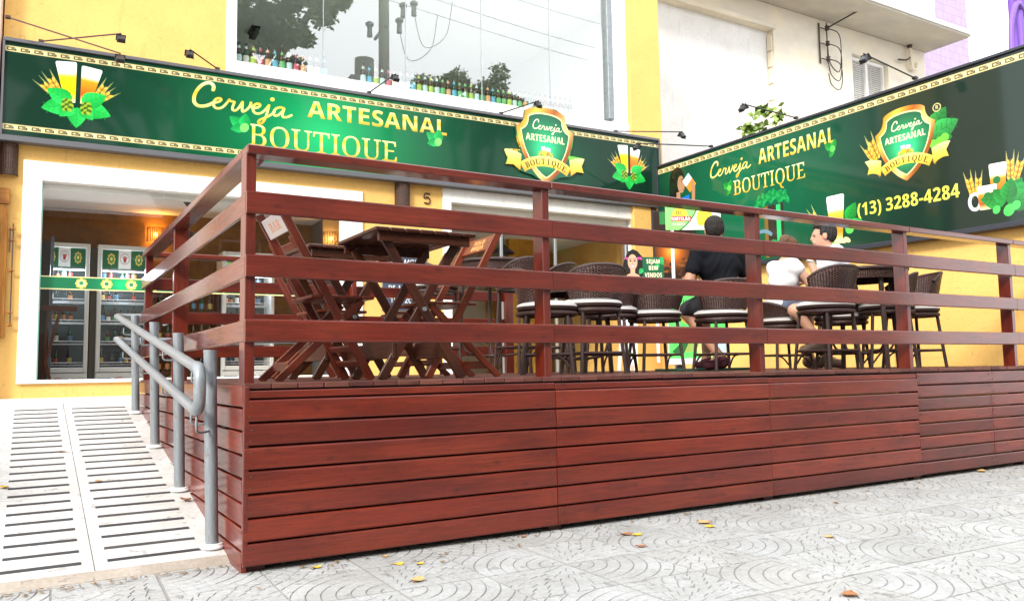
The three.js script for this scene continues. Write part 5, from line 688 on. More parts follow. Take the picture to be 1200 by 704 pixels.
// ---------------------------------------------------------------- people: one continuous skin surface each, clothes and hair as its children
{
  const smin = (a, b, k) => { const h = Math.max(k - Math.abs(a - b), 0) / k; return Math.min(a, b) - h * h * k * 0.25; };
  // bones: [ax, ay, az, ra, bx, by, bz, rb, (squash in z)]
  const bone = (b) => { const [ax, ay, az, ra, bx, by, bz, rb] = b, dx = bx - ax, dy = by - ay, dz = bz - az, L = dx * dx + dy * dy + dz * dz || 1e-9; return (x, y, z) => { let t = ((x - ax) * dx + (y - ay) * dy + (z - az) * dz) / L; t = t < 0 ? 0 : t > 1 ? 1 : t; const ex = x - ax - dx * t, ey = y - ay - dy * t, ez = z - az - dz * t; return Math.sqrt(ex * ex + ey * ey + ez * ez) - (ra + (rb - ra) * t); }; };
  const ell = (cx, cy, cz, rx, ry, rz) => (x, y, z) => { const a = (x - cx) / rx, b = (y - cy) / ry, c = (z - cz) / rz, q = Math.sqrt(a * a + b * b + c * c); return (q - 1) * Math.min(rx, ry, rz); };
  const blend = (list, k, fold = 0) => (x, y, z) => { let d = list[0](x, y, z); for (let i = 1; i < list.length; i++) d = smin(d, list[i](x, y, z), k); return fold ? d + 0.0035 * Math.sin(y * 52 + 9 * Math.sin(x * 11 + z * 6)) * Math.sin(x * 23 + y * 14 + 2) : d; };
  function surface(f, lo, hi, cell) {
    const c = lo.map((a, i) => (a + hi[i]) / 2), h = Math.max(...lo.map((a, i) => (hi[i] - a) / 2)) + cell * 2, res = Math.ceil(2 * h / cell);
    const mc = new MarchingCubes(res, M.white, false, false, 400000); mc.isolation = 0; const half = res / 2;
    mc.field.fill(-1); for (let k = 0; k < res; k++) { const z = c[2] + (k - half) / half * h; if (z < lo[2] - cell || z > hi[2] + cell) continue; for (let j = 0; j < res; j++) { const y = c[1] + (j - half) / half * h; if (y < lo[1] - cell || y > hi[1] + cell) continue; for (let i = 0; i < res; i++) { const x = c[0] + (i - half) / half * h; if (x < lo[0] - cell || x > hi[0] + cell) continue; mc.field[i + j * res + k * res * res] = -f(x, y, z); } } }
    mc.update(); const n = mc.count, p = new Float32Array(mc.positionArray.slice(0, n * 3)), g = new THREE.BufferGeometry();
    const nn = new Float32Array(n * 3), e = cell * 0.6; for (let i = 0; i < n; i++) { for (let q = 0; q < 3; q++) p[i * 3 + q] = p[i * 3 + q] * h + c[q]; const [x, y, z] = [p[i * 3], p[i * 3 + 1], p[i * 3 + 2]]; const gx = f(x + e, y, z) - f(x - e, y, z), gy = f(x, y + e, z) - f(x, y - e, z), gz = f(x, y, z + e) - f(x, y, z - e), l = Math.hypot(gx, gy, gz) || 1; nn[i * 3] = gx / l; nn[i * 3 + 1] = gy / l; nn[i * 3 + 2] = gz / l; }
    g.setAttribute('position', new THREE.BufferAttribute(p, 3)); g.setAttribute('normal', new THREE.BufferAttribute(nn, 3)); g.setAttribute('uv', new THREE.BufferAttribute(new Float32Array(n * 2), 2)); return g;
  }
  const box3 = (bones, m) => { const lo = [9, 9, 9], hi = [-9, -9, -9]; for (const b of bones) for (const [o, r] of [[0, b[3]], [4, b[7]]]) for (let i = 0; i < 3; i++) { lo[i] = Math.min(lo[i], b[o + i] - r - m); hi[i] = Math.max(hi[i], b[o + i] + r + m); } return [lo, hi]; };
  const skinM = (r, g, b) => phy({ color: lin(r, g, b), roughness: 0.55 }), cloth = (r, g, b) => phy({ specularIntensity: 0.25, color: lin(r, g, b), roughness: 0.9, bumpMap: T.plasterB, bumpScale: 0.001 });
  // a head looking along +z, its centre at the origin, 0.23 m tall
  function headSdf() {
    const parts = blend([ell(0, 0.03, -0.012, 0.074, 0.085, 0.094), ell(0, -0.04, 0.022, 0.058, 0.072, 0.066), ell(0, -0.085, 0.045, 0.030, 0.026, 0.032), bone([0, 0.012, 0.078, 0.010, 0, -0.022, 0.098, 0.014]), bone([-0.022, -0.056, 0.080, 0.008, 0.022, -0.056, 0.080, 0.008]), bone([-0.03, 0.022, 0.072, 0.010, 0.03, 0.022, 0.072, 0.010])], 0.03);
    const ears = [-1, 1].map((s) => ell(s * 0.077, -0.008, -0.012, 0.010, 0.032, 0.020)), eyes = [-1, 1].map((s) => ell(s * 0.031, 0.0, 0.082, 0.013, 0.008, 0.012));
    return (x, y, z) => { let d = parts(x, y, z); for (const e of ears) d = smin(d, e(x, y, z), 0.012); for (const e of eyes) d = Math.max(d, -e(x, y, z)); return d; };
  }
  function hand(o, dir, up, side) {                                       // palm and five fingers from the wrist at o along dir, palm facing -up, thumb towards side
    const A = (a, b, c) => o.clone().addScaledVector(dir, a).addScaledVector(side, b).addScaledVector(up, c), B = (p, r, q, s) => [p.x, p.y, p.z, r, q.x, q.y, q.z, s], L = [];
    L.push(B(A(0, 0, 0), 0.022, A(0.07, 0.012, 0), 0.018), B(A(0.01, 0.01, 0), 0.02, A(0.07, -0.02, 0), 0.016));
    [[0.028, 0.072, 0.9], [0.010, 0.08, 1], [-0.009, 0.074, 0.95], [-0.026, 0.06, 0.75]].forEach(([b, l, k]) => { L.push(B(A(0.07, b, 0), 0.0088, A(0.07 + l * 0.5, b * 1.1, -0.012), 0.008), B(A(0.07 + l * 0.5, b * 1.1, -0.012), 0.008, A(0.07 + l * 0.95 * k, b * 1.12, -0.036), 0.0068)); });
    L.push(B(A(0.02, 0.026, -0.004), 0.011, A(0.05, 0.05, -0.014), 0.0095), B(A(0.05, 0.05, -0.014), 0.0095, A(0.082, 0.056, -0.028), 0.0075)); return L;
  }
  function person(label, pos, turn, J, look) {
    const o = thing('person', label, 'person', pos, turn), s = J;
    const P = (a) => a, cap = (a, ra, b, rb) => [...P(a), ra, ...P(b), rb], f = look.k ?? 1;
    const torso = [cap([-0.075 * f, s.pel[1], s.pel[2]], 0.115 * f, [0.075 * f, s.pel[1], s.pel[2]], 0.115 * f), cap([0, s.pel[1] + 0.08, s.pel[2] - 0.01], 0.125 * f, [0, s.ch[1] - 0.1, s.ch[2]], 0.125 * f), cap([-0.09 * f, s.ch[1] - 0.02, s.ch[2]], 0.118 * f, [0.09 * f, s.ch[1] - 0.02, s.ch[2]], 0.118 * f), cap([-0.16 * f, s.sh[0][1] - 0.02, s.sh[0][2]], 0.062, [0.16 * f, s.sh[1][1] - 0.02, s.sh[1][2]], 0.062)];
    const neck = cap([s.head[0] * 0.3, s.sh[0][1] + 0.0, s.sh[0][2]], 0.062, [s.head[0] * 0.8, s.head[1] - 0.07, s.head[2] - 0.02], 0.052);
    const arms = [], legs = [], feet = [], cuffs = [], shorts = [], hands = [];
    for (let i = 0; i < 2; i++) { arms.push(cap(s.sh[i], 0.056 * f, s.el[i], 0.042), cap(s.el[i], 0.042, s.wr[i], 0.028)); const e = V(...s.el[i]), w = V(...s.wr[i]), d = w.clone().sub(e).normalize(), sd = V(i ? -1 : 1, 0.2, 0.1).cross(d).normalize().cross(d).normalize().negate(), up = sd.clone().cross(d).normalize(); hands.push([w, ...[d, up, sd]]);
      legs.push(cap(s.hip[i], 0.088 * f, s.kn[i], 0.058), cap(s.kn[i], 0.056, s.an[i], 0.036)); feet.push(cap(s.an[i], 0.038, [s.to[i][0], s.to[i][1], s.to[i][2]], 0.03));
      const m = s.el[i].map((v, q) => s.sh[i][q] + (v - s.sh[i][q]) * (look.sleeve ?? 0.62)); cuffs.push(cap(s.sh[i], 0.074 * f, m, 0.066)); const h = s.kn[i].map((v, q) => s.hip[i][q] + (v - s.hip[i][q]) * (look.leg ?? 0.85)); shorts.push(cap(s.hip[i], 0.103 * f, h, 0.080)); }
    const bones = [...torso, neck, ...arms, ...legs, ...feet], [lo, hi] = box3(bones, 0.02);
    const head = headSdf(), ht = new THREE.Matrix4().compose(V(...s.head), new THREE.Quaternion().setFromEuler(new THREE.Euler(look.tilt?.[0] ?? 0, look.tilt?.[1] ?? 0, look.tilt?.[2] ?? 0)), V(1, 1, 1)), inv = ht.clone().invert(), tmp = V();
    const parts = [surface(blend(bones.map(bone), 0.035), lo, hi, 0.0135)];
    const nk = bone(neck); const headF = (x, y, z) => { tmp.set(x, y, z).applyMatrix4(inv); return smin(head(tmp.x, tmp.y, tmp.z), nk(x, y, z) + (y < s.head[1] - 0.14 ? 0.03 : 0), 0.03); };
    parts.push(surface(headF, s.head.map((v, i) => v - [0.13, 0.16, 0.13][i]), s.head.map((v) => v + 0.14), 0.0042));
    for (const [w, d, u, sd] of hands) { const hb = hand(w, d, u, sd), [a, b] = box3(hb, 0.01); parts.push(surface(blend(hb.map(bone), 0.008), a, b, 0.0035)); }
    const body = mesh('body', merge(parts), look.skin, o);
    mesh('shirt', surface(blend([...torso.map((b) => bone([b[0], b[1], b[2], b[3] + 0.016, b[4], b[5], b[6], b[7] + 0.016])), ...cuffs.map(bone)], 0.05, 1), ...box3([...torso, ...cuffs], 0.05), 0.011), look.shirt, body);
    mesh('shorts', surface(blend([bone([torso[0][0], torso[0][1] - 0.01, torso[0][2], 0.136 * f, torso[0][4], torso[0][5] - 0.01, torso[0][6], 0.136 * f]), ...shorts.map(bone)], 0.04), ...box3([torso[0], ...shorts], 0.05), 0.012), look.shorts, body);
    const hair = look.hair; const hf = (x, y, z) => { tmp.set(x, y, z).applyMatrix4(inv); return Math.max(hair.f(tmp.x, tmp.y, tmp.z), -(hair.cut(tmp.x, tmp.y, tmp.z))) + 0.004 * Math.sin(x * 260 + 2 * Math.sin(y * 90)) * Math.sin(y * 140 + z * 190); };
    mesh('hair', surface(hf, s.head.map((v, i) => v - [0.14, 0.16, 0.16][i]), s.head.map((v) => v + 0.17), 0.0045), hair.m, body);
    for (const q of [-1, 1]) mesh('eye', new THREE.SphereGeometry(0.0115, 12, 8).translate(q * 0.031, 0, 0.071).applyMatrix4(ht), std({ color: lin(0.12, 0.08, 0.06), roughness: 0.2 }), body);
    for (let i = 0; i < 2; i++) mesh('shoe', surface(blend([bone([s.an[i][0], s.an[i][1] - 0.035, s.an[i][2] - 0.03, 0.046, s.to[i][0], s.to[i][1], s.to[i][2], 0.042]), bone([s.an[i][0], s.an[i][1] - 0.02, s.an[i][2], 0.05, s.an[i][0], s.an[i][1] - 0.05, s.an[i][2], 0.04])], 0.03), ...box3([feet[i]], 0.09), 0.008), look.shoe, body);
    return [o, body];
  }
  const hairShort = (m) => ({ m, f: blend([ell(0, 0.045, -0.022, 0.086, 0.088, 0.104), ell(0, -0.015, -0.062, 0.07, 0.06, 0.05)], 0.03), cut: (x, y, z) => Math.min(Math.max(0.035 - y, z - 0.035 + (y > 0.06 ? 0.35 : 1) * 0, -0.2) > 0 && y < 0.07 && z > 0.02 ? -1 : 1, 1) < 0 ? -(z - 0.02) * 1 : 1 });
  // the hairline: nothing in front of the forehead plane below its edge
  const cutFace = (x, y, z) => -Math.min(z - 0.03 - Math.max(0, (y - 0.055) * 1.9), 0.2);
  const mkHair = (m, extra = []) => ({ m, f: blend([ell(0, 0.04, -0.022, 0.085, 0.09, 0.103), ell(0, -0.01, -0.06, 0.072, 0.055, 0.05), ...extra], 0.03), cut: cutFace });
  void hairShort;
  const seat = 0.52;
  const sitting = (o = {}) => ({ pel: [0, seat + 0.11, 0], ch: [0, 0.93, 0.03], sh: [[-0.195, 1.05, 0.03], [0.195, 1.05, 0.03]], head: [0, 1.235, 0.07], hip: [[-0.09, seat + 0.09, 0.02], [0.09, seat + 0.09, 0.02]], kn: [[-0.13, seat + 0.06, 0.44], [0.13, seat + 0.06, 0.44]], an: [[-0.12, 0.10, 0.42], [0.12, 0.10, 0.42]], to: [[-0.14, 0.045, 0.56], [0.14, 0.045, 0.56]], el: [[-0.27, 0.79, 0.12], [0.27, 0.79, 0.12]], wr: [[-0.16, 0.80, 0.36], [0.16, 0.80, 0.36]], ...o });
  // he sits with his back to the street; local +z is the way he faces
  person('seated person seen from behind in a black T-shirt with short dark hair', [4.34, DECK, -1.32], Math.PI - 0.16, sitting({ el: [[-0.31, 0.78, 0.02], [0.31, 0.78, 0.02]], an: [[-0.12, 0.10, 0.42], [0.07, 0.11, -0.06]], to: [[-0.14, 0.045, 0.56], [0.10, 0.05, 0.09]], kn: [[-0.13, seat + 0.06, 0.44], [0.14, seat + 0.02, 0.36]] }), { k: 0.95, skin: skinM(0.36, 0.17, 0.10), shirt: cloth(0.006, 0.0065, 0.009), shorts: cloth(0.03, 0.03, 0.035), shoe: cloth(0.05, 0.015, 0.02), sleeve: 0.66, hair: mkHair(std({ color: lin(0.010, 0.007, 0.005), roughness: 0.75 })), tilt: [0.05, -0.5, 0] });
  const [, b2] = person('seated person in a white T-shirt and grey shorts, dark hair, turned to the left', [5.57, DECK, -1.04], -2.25, sitting({ el: [[-0.26, 0.84, 0.10], [0.22, 0.78, 0.24]], wr: [[-0.14, 0.84, 0.30], [0.19, 0.99, 0.30]], ch: [0, 0.92, 0.06], head: [0.0, 1.225, 0.13], sh: [[-0.195, 1.04, 0.07], [0.195, 1.04, 0.07]], an: [[-0.12, 0.24, 0.20], [0.10, 0.24, 0.22]], to: [[-0.13, 0.18, 0.32], [0.11, 0.18, 0.34]], kn: [[-0.13, seat + 0.03, 0.44], [0.15, seat + 0.01, 0.44]] }), { k: 1.0, skin: skinM(0.48, 0.26, 0.17), shirt: cloth(0.62, 0.62, 0.68), shorts: cloth(0.10, 0.12, 0.17), shoe: cloth(0.16, 0.11, 0.08), sleeve: 0.5, leg: 0.8, hair: mkHair(std({ color: lin(0.009, 0.006, 0.005), roughness: 0.7 }), [ell(0, 0.10, 0.03, 0.06, 0.03, 0.05)]), tilt: [0.02, -0.15, 0] });
  mesh('wrist_watch', new THREE.TorusGeometry(0.031, 0.009, 8, 20).rotateX(1.2).translate(0.192, 0.965, 0.294), std({ color: lin(0.45, 0.55, 0.55), metalness: 0.6, roughness: 0.3 }), b2);
  person('seated person in a white top with light brown tied-up hair leaning on the other', [5.22, DECK, -1.46], 1.35, sitting({ pel: [0, 0.58, 0], ch: [0, 0.86, 0.07], head: [0.02, 1.13, 0.16], sh: [[-0.145, 0.975, 0.07], [0.145, 0.975, 0.07]], el: [[-0.19, 0.80, 0.22], [0.19, 0.78, 0.18]], wr: [[-0.10, 0.92, 0.40], [0.10, 0.86, 0.42]] }), { k: 0.72, skin: skinM(0.50, 0.28, 0.19), shirt: cloth(0.66, 0.65, 0.65), shorts: cloth(0.10, 0.12, 0.17), shoe: cloth(0.2, 0.13, 0.1), sleeve: 0.25, hair: mkHair(std({ color: lin(0.10, 0.045, 0.018), roughness: 0.5 }), [ell(0, 0.09, -0.085, 0.045, 0.042, 0.045)]), tilt: [0.15, 0.3, 0.1] });
}
// ---------------------------------------------------------------- neighbouring buildings on the right
{
  const b = thing('neighbour_house', 'cream neighbouring house with a white recessed bay and a projecting concrete balcony slab', 'building');
  const wall = new THREE.Shape([[8.6, -0.2], [18.6, -0.2], [18.6, 8.75], [8.6, 8.75]].map((p) => new THREE.Vector2(...p))), hole = (a, c, d, e) => wall.holes.push(new THREE.Path([[a, d], [a, e], [c, e], [c, d]].map((p) => new THREE.Vector2(...p))));
  hole(9.0, 13.0, 3.2, 8.19); hole(15.68, 17.05, 6.0, 8.17);
  mesh('wall', new THREE.ExtrudeGeometry(wall, { depth: 0.45, bevelEnabled: false }).translate(0, 0, -8.45), M.cream, b);
  mesh('recess_wall', span(8.98, 13.02, 3.1, 8.2, -8.44, -8.16), M.white, b);
  for (let i = 0; i < 13; i++) mesh('jamb_rib', span(12.955, 12.998, 3.3 + i * 0.37, 3.64 + i * 0.37, -8.15, -8.03, 0.006), M.cream, b);
  mesh('lintel', span(8.7, 13.05, 8.195, 8.30, -8.2, -7.95, 0.01), M.cream, b);
  mesh('side_wall', span(18.2, 18.6, -0.2, 8.75, -14, -8.46), M.cream, b); mesh('side_wall', span(8.6, 8.9, -0.2, 8.75, -14, -8.76), M.cream, b);
  mesh('balcony_slab', span(8.2, 18.72, 8.76, 8.87, -14, -6.88, 0.01), std({ color: lin(0.62, 0.58, 0.50), map: T.stained, roughness: 0.9 }), b);
  mesh('balcony_parapet', span(8.2, 17.4, 8.871, 9.7, -7.05, -6.95, 0.01), M.white, b); mesh('slab_edge', span(8.2, 18.74, 8.80, 8.91, -6.878, -6.84, 0.008), M.white, b);
  const w = mesh('louvred_window', merge([span(15.69, 15.76, 6.0, 8.16, -8.25, -8.1, 0.004), span(16.97, 17.04, 6.0, 8.16, -8.25, -8.1, 0.004), span(15.761, 16.969, 8.08, 8.16, -8.25, -8.1, 0.004), span(16.33, 16.42, 6.0, 8.079, -8.25, -8.12, 0.004)]), M.white, b);
  for (let i = 0; i < 40; i++) for (const [x0, x1] of [[15.765, 16.326], [16.424, 16.965]]) { const l = mesh('louvre_slat', cbox(x1 - x0, 0.055, 0.008, 0.002), M.white, w); l.position.set((x0 + x1) / 2, 6.05 + i * 0.051, -8.18); l.rotation.x = -0.7; }
  mesh('window_back', span(15.7, 17.04, 6.0, 8.16, -8.5, -8.46), M.darkroom, b);
  const br = thing('insulator_bracket', 'dark iron bracket with three insulators and looped service wires on the cream house wall', 'insulator bracket', [14.6, 8.02, -7.99]);
  mesh('bracket_bar', merge([cbox(0.035, 0.95, 0.02, 0.003, 1, -0.1, 0.15, 0.02), cbox(0.03, 0.95, 0.02, 0.003, 1, 0.06, 0.15, 0.10)]), M.iron, br);
  for (let i = 0; i < 3; i++) { const y = 0.5 - i * 0.36; mesh('insulator', new THREE.LatheGeometry([[0, -0.05], [0.05, -0.045], [0.035, 0], [0.05, 0.045], [0, 0.05]].map((p) => new THREE.Vector2(...p)), 14).translate(0.06, y, 0.11), M.iron, br); mesh('arm', cbox(0.17, 0.02, 0.02, 0.003, 0, -0.02, y, 0.06), M.iron, br); mesh('loop_wire', tube([V(0.08, y, 0.12), V(0.42, y - 0.06, 0.14), V(0.52, y - 0.35, 0.12), V(0.45, y - 0.95 + i * 0.15, 0.08), V(0.2, y - 0.8 + i * 0.12, 0.06), V(0.14, y - 0.3, 0.04)], 0.011, 40, 6), M.cable, br); }
  mesh('service_wire', tube([V(0.06, 0.5, 0.12), V(0.9, 1.2, 1.6), V(2.2, 3.6, 6.0)], 0.018, 24, 6), M.cable, br);
  const pv = thing('drain_pipe', 'short bent pipe stub with a valve under the balcony slab', 'pipe', [17.85, 8.3, -7.96]);
  mesh('pipe', tube([V(0, 0.42, 0.05), V(0, 0.1, 0.05), V(0.04, -0.12, 0.05), V(0.22, -0.12, 0.05), V(0.24, 0.05, 0.05)], 0.04, 24, 10), M.cream, pv); mesh('branch', tube([V(0, 0.15, 0.05), V(-0.25, 0.02, 0.1), V(-0.5, 0.0, 0.05)], 0.022, 12, 8), M.iron, pv); mesh('valve', new THREE.CylinderGeometry(0.07, 0.05, 0.12, 14).translate(0, 0.44, 0.05), M.iron, pv);
  const p = thing('purple_building', 'tall pale purple tiled building behind the balcony of the cream house', 'building');
  mesh('tiled_wall', uvM(new THREE.BoxGeometry(12.6, 26, 9), 0).translate(25.3, 12.5, -18.5), std({ color: lin(0.37, 0.27, 0.44), map: T.tile, roughness: 0.4 }), p); mesh('parapet', span(18.9, 31.7, 25.5, 26.1, -23.1, -13.9, 0.02), M.white, p);
  const pl = thing('purple_pole', 'violet painted utility pole with looped cables at the right edge above the side sign', 'utility pole', [11.02, 0, -2.0]);
  const pm = std({ color: lin(0.20, 0.09, 0.52), roughness: 0.5 }); mesh('pole_shaft', rod(V(0, -0.2, 0), V(0, 9.5, 0), 0.14, 0.115, 18), pm, pl);
  mesh('cable', tube([V(-0.17, 9.0, 0.05), V(-0.19, 6.0, 0.1), V(-0.17, 5.3, 0.1), V(-0.19, 3.0, 0.1)], 0.04, 24, 8), pm, pl); mesh('cable', tube([V(-0.12, 5.72, 0.12), V(-0.32, 5.78, 0.15), V(-0.5, 5.5, 0.15), V(-0.56, 5.0, 0.15), V(-0.56, 4.0, 0.15)], 0.035, 24, 8), pm, pl); mesh('thin_wire', tube([V(-0.10, 6.3, 0.1), V(-0.5, 5.95, 0.1), V(-0.6, 5.3, 0.1), V(-0.62, 4.6, 0.1)], 0.006, 24, 5), pm, pl);
}
// ---------------------------------------------------------------- trees
const leafGeo = (n, inside, s0, s1) => {
  const p = new Float32Array(n * 12), nn = new Float32Array(n * 12), ix = [], a = V(), b = V(), c = V();
  for (let i = 0; i < n; i++) { const q = inside(), s = rr(s0, s1); a.set(rr(-1, 1), rr(-0.6, 0.6), rr(-1, 1)).normalize(); b.set(rr(-1, 1), rr(-1, 1), rr(-1, 1)).cross(a).normalize(); c.crossVectors(a, b);
    const k = [[0, 0], [0.5, 0.32], [1, 0], [0.5, -0.32]]; if (c.y < 0) c.negate(); for (let j = 0; j < 4; j++) { const o = i * 12 + j * 3; p[o] = q.x + a.x * s * k[j][0] + b.x * s * k[j][1]; p[o + 1] = q.y + a.y * s * k[j][0] + b.y * s * k[j][1]; p[o + 2] = q.z + a.z * s * k[j][0] + b.z * s * k[j][1]; nn[o] = c.x; nn[o + 1] = c.y; nn[o + 2] = c.z; } ix.push(i * 4, i * 4 + 1, i * 4 + 2, i * 4, i * 4 + 2, i * 4 + 3); }
  const g = new THREE.BufferGeometry(); g.setAttribute('position', new THREE.BufferAttribute(p, 3)); g.setAttribute('normal', new THREE.BufferAttribute(nn, 3)); g.setIndex(ix); return g;
};
{
  const leafM = (r, g, b) => phy({ color: lin(r, g, b), roughness: 0.7, transmission: 0.45, thickness: 0, side: THREE.DoubleSide });
  function tree(name, label, x, z, h, trunkR, blobs, n, s0, s1, m) {
    const o = thing(name, label, 'tree', [x, 0, z]); const L = [rod(V(0, -0.2, 0), V(blobs[0][0] * 0.3, h * 0.55, blobs[0][2] * 0.3), trunkR, trunkR * 0.7)];
    for (const b of blobs) L.push(tube([V(blobs[0][0] * 0.2, h * 0.35, 0), V(b[0] * 0.5, (h * 0.45 + b[1]) / 2, b[2] * 0.5), V(b[0], b[1] + b[3] * 0.2, b[2])], trunkR * 0.3, 10, 6)); mesh('trunk', merge(L), M.bark, o);
    const cl = []; for (const b of blobs) for (let i = 0; i < 14; i++) { const d = V(rr(-1, 1), rr(-1, 1), rr(-1, 1)).normalize().multiplyScalar(b[3] * (0.55 + 0.45 * rnd())); cl.push([b[0] + d.x, b[1] + d.y * 0.75, b[2] + d.z, b[3] * rr(0.18, 0.34)]); }
    mesh('crown', leafGeo(n, () => { const c = cl[Math.floor(rnd() * cl.length)], d = V(rr(-1, 1), rr(-1, 1), rr(-1, 1)).normalize().multiplyScalar(c[3] * Math.cbrt(rnd())); return V(c[0] + d.x, c[1] + d.y, c[2] + d.z); }, s0, s1), m, o);
  }
  tree('small_tree', 'small bright green tree rising behind the dark side sign', 9.35, -5.2, 4.6, 0.06, [[0, 4.75, 0, 0.42], [-0.35, 4.2, 0.25, 0.3], [0.3, 4.3, -0.2, 0.34], [-0.12, 3.7, 0.1, 0.35], [0.45, 3.9, 0.4, 0.28]], 1700, 0.07, 0.14, leafM(0.40, 0.58, 0.15));
  // street trees, pole and wires on the other side of the road: they show as reflections in the upper window
  tree('street_tree', 'large leafy street tree on the opposite pavement left of the utility pole', 2.2, 12.2, 15, 0.45, [[0, 13.7, 0, 2.6], [0.8, 15.6, 0, 2.8], [2.0, 12.0, 0, 1.7], [0.4, 10.6, 0, 1.8], [2.2, 10.2, -0.5, 1.5], [1.2, 8.8, 0, 1.6], [-2.2, 11.2, 0, 2.2], [-4.5, 12.5, 0.5, 2.4], [-3.5, 9.6, 0.5, 1.8], [3.0, 15.0, -0.5, 2.4], [4.6, 14.2, -1.0, 1.4], [-3, 14.5, 0, 2.8], [3.4, 12.9, -0.8, 1.1], [1.2, 13.0, -0.6, 1.6], [-1, 17.5, 0, 2.5], [3, 17.3, 0, 2.2]], 46000, 0.13, 0.30, leafM(0.15, 0.19, 0.10));
  tree('street_tree', 'rounded street tree far along the opposite pavement, right of the utility pole', 16.3, 20.5, 14, 0.4, [[0, 15.2, 0, 1.9], [-1.6, 14.7, 0, 1.5], [1.7, 14.6, 0, 1.6], [0.4, 13.4, 0, 1.9]], 15000, 0.13, 0.28, leafM(0.14, 0.19, 0.07));
  const u = thing('utility_pole', 'grey concrete utility pole with transformers and wires on the opposite pavement', 'utility pole', [8.75, 0, 11]);
  mesh('pole_shaft', rod(V(0, -0.2, 0), V(0, 17.5, 0), 0.22, 0.18, 16), M.pole, u); mesh('cross_arm', merge([cbox(2.2, 0.12, 0.1, 0.01, 0, 0.2, 14.6, 0), cbox(0.1, 0.1, 1.4, 0.01, 2, 0, 13.2, 0.4)]), M.galvDark, u);
  for (const [x, y, z] of [[0.55, 13.35, -0.1], [1.15, 14.15, 0], [0.8, 14.1, 0.2], [-0.5, 13.1, 0.1]]) mesh('fuse_cutout', merge([new THREE.CylinderGeometry(0.08, 0.1, 0.55, 12).translate(x, y, z), new THREE.CylinderGeometry(0.15, 0.15, 0.08, 12).translate(x, y + 0.18, z)]), M.galvDark, u);
  mesh('transformer', merge([new THREE.CylinderGeometry(0.34, 0.34, 0.7, 24).translate(-0.7, 11.6, 0.1), new THREE.BoxGeometry(1.5, 0.2, 0.5).translate(-0.5, 11.15, 0.1)]), M.pole, u);
  for (const [a, y] of [[0.5, 13.6], [1.1, 14.2]]) mesh('drop_wire', tube([V(a, y, 0), V(a + 0.5, y - 1.4, 0.1), V(a + 1.3, y - 0.9, 0.1), V(a + 1.6, y + 0.5, 0)], 0.012, 30, 5), M.cable, u);
  const wires = [[16.2, 0.4], [15.0, 0.2], [14.3, 0]]; for (const [y, z] of wires) mesh('overhead_wire', tube([V(0, y, z), V(9, y - 0.9, z), V(20, y - 0.6, z + 0.5)], 0.009, 40, 5), M.cable, u);
}
// ---------------------------------------------------------------- houses across the road: the varnish and the shop glass mirror them
{
  const cols = [[0.26, 0.22, 0.18], [0.34, 0.30, 0.24], [0.20, 0.24, 0.22], [0.30, 0.20, 0.16], [0.27, 0.27, 0.27], [0.33, 0.26, 0.18]], nm = ['grey-brown', 'beige', 'sage green', 'brick red', 'grey', 'tan'];
  let x = -22; [8.2, 7.4, 9.0, 7.0, 8.6, 9.4].forEach((w, i) => {
    const h = [6.8, 8.4, 6.2, 7.6, 8.8, 7.0][i], o = thing('street_house', `${nm[i]} rendered house facing the shop from across the road`, 'house', [x + w / 2, 0, 15]);
    mesh('wall', span(-w / 2, w / 2, -0.2, h, 0, 7, 0.02), std({ color: lin(...cols[i]), map: T.plaster, roughness: 0.9 }), o);
    mesh('roof', span(-w / 2 - 0.2, w / 2 + 0.2, h + 0.001, h + 0.22, -0.35, 7.2, 0.02), M.pole, o);
    for (const fx of [-0.3, 0.3]) for (const y of [h > 7 ? 1.2 : 1.0, h * 0.58]) { const f = mesh('window', span(fx * w - 0.75, fx * w + 0.75, y, y + 1.4, -0.06, -0.002, 0.01), M.white, o); mesh('pane', sheet(-0.65, 0.65, 0, 1.2, 0).rotateY(Math.PI).translate(fx * w, y + 0.1, -0.066), M.black, f); }
    const d = mesh('door', span(-0.55, 0.55, 0, 2.3, -0.05, -0.002, 0.01), M.tableWood, o); mesh('handle', new THREE.SphereGeometry(0.04, 10, 8).translate(0.42, 1.05, -0.08), M.steel, d); x += w + 0.15; });
}
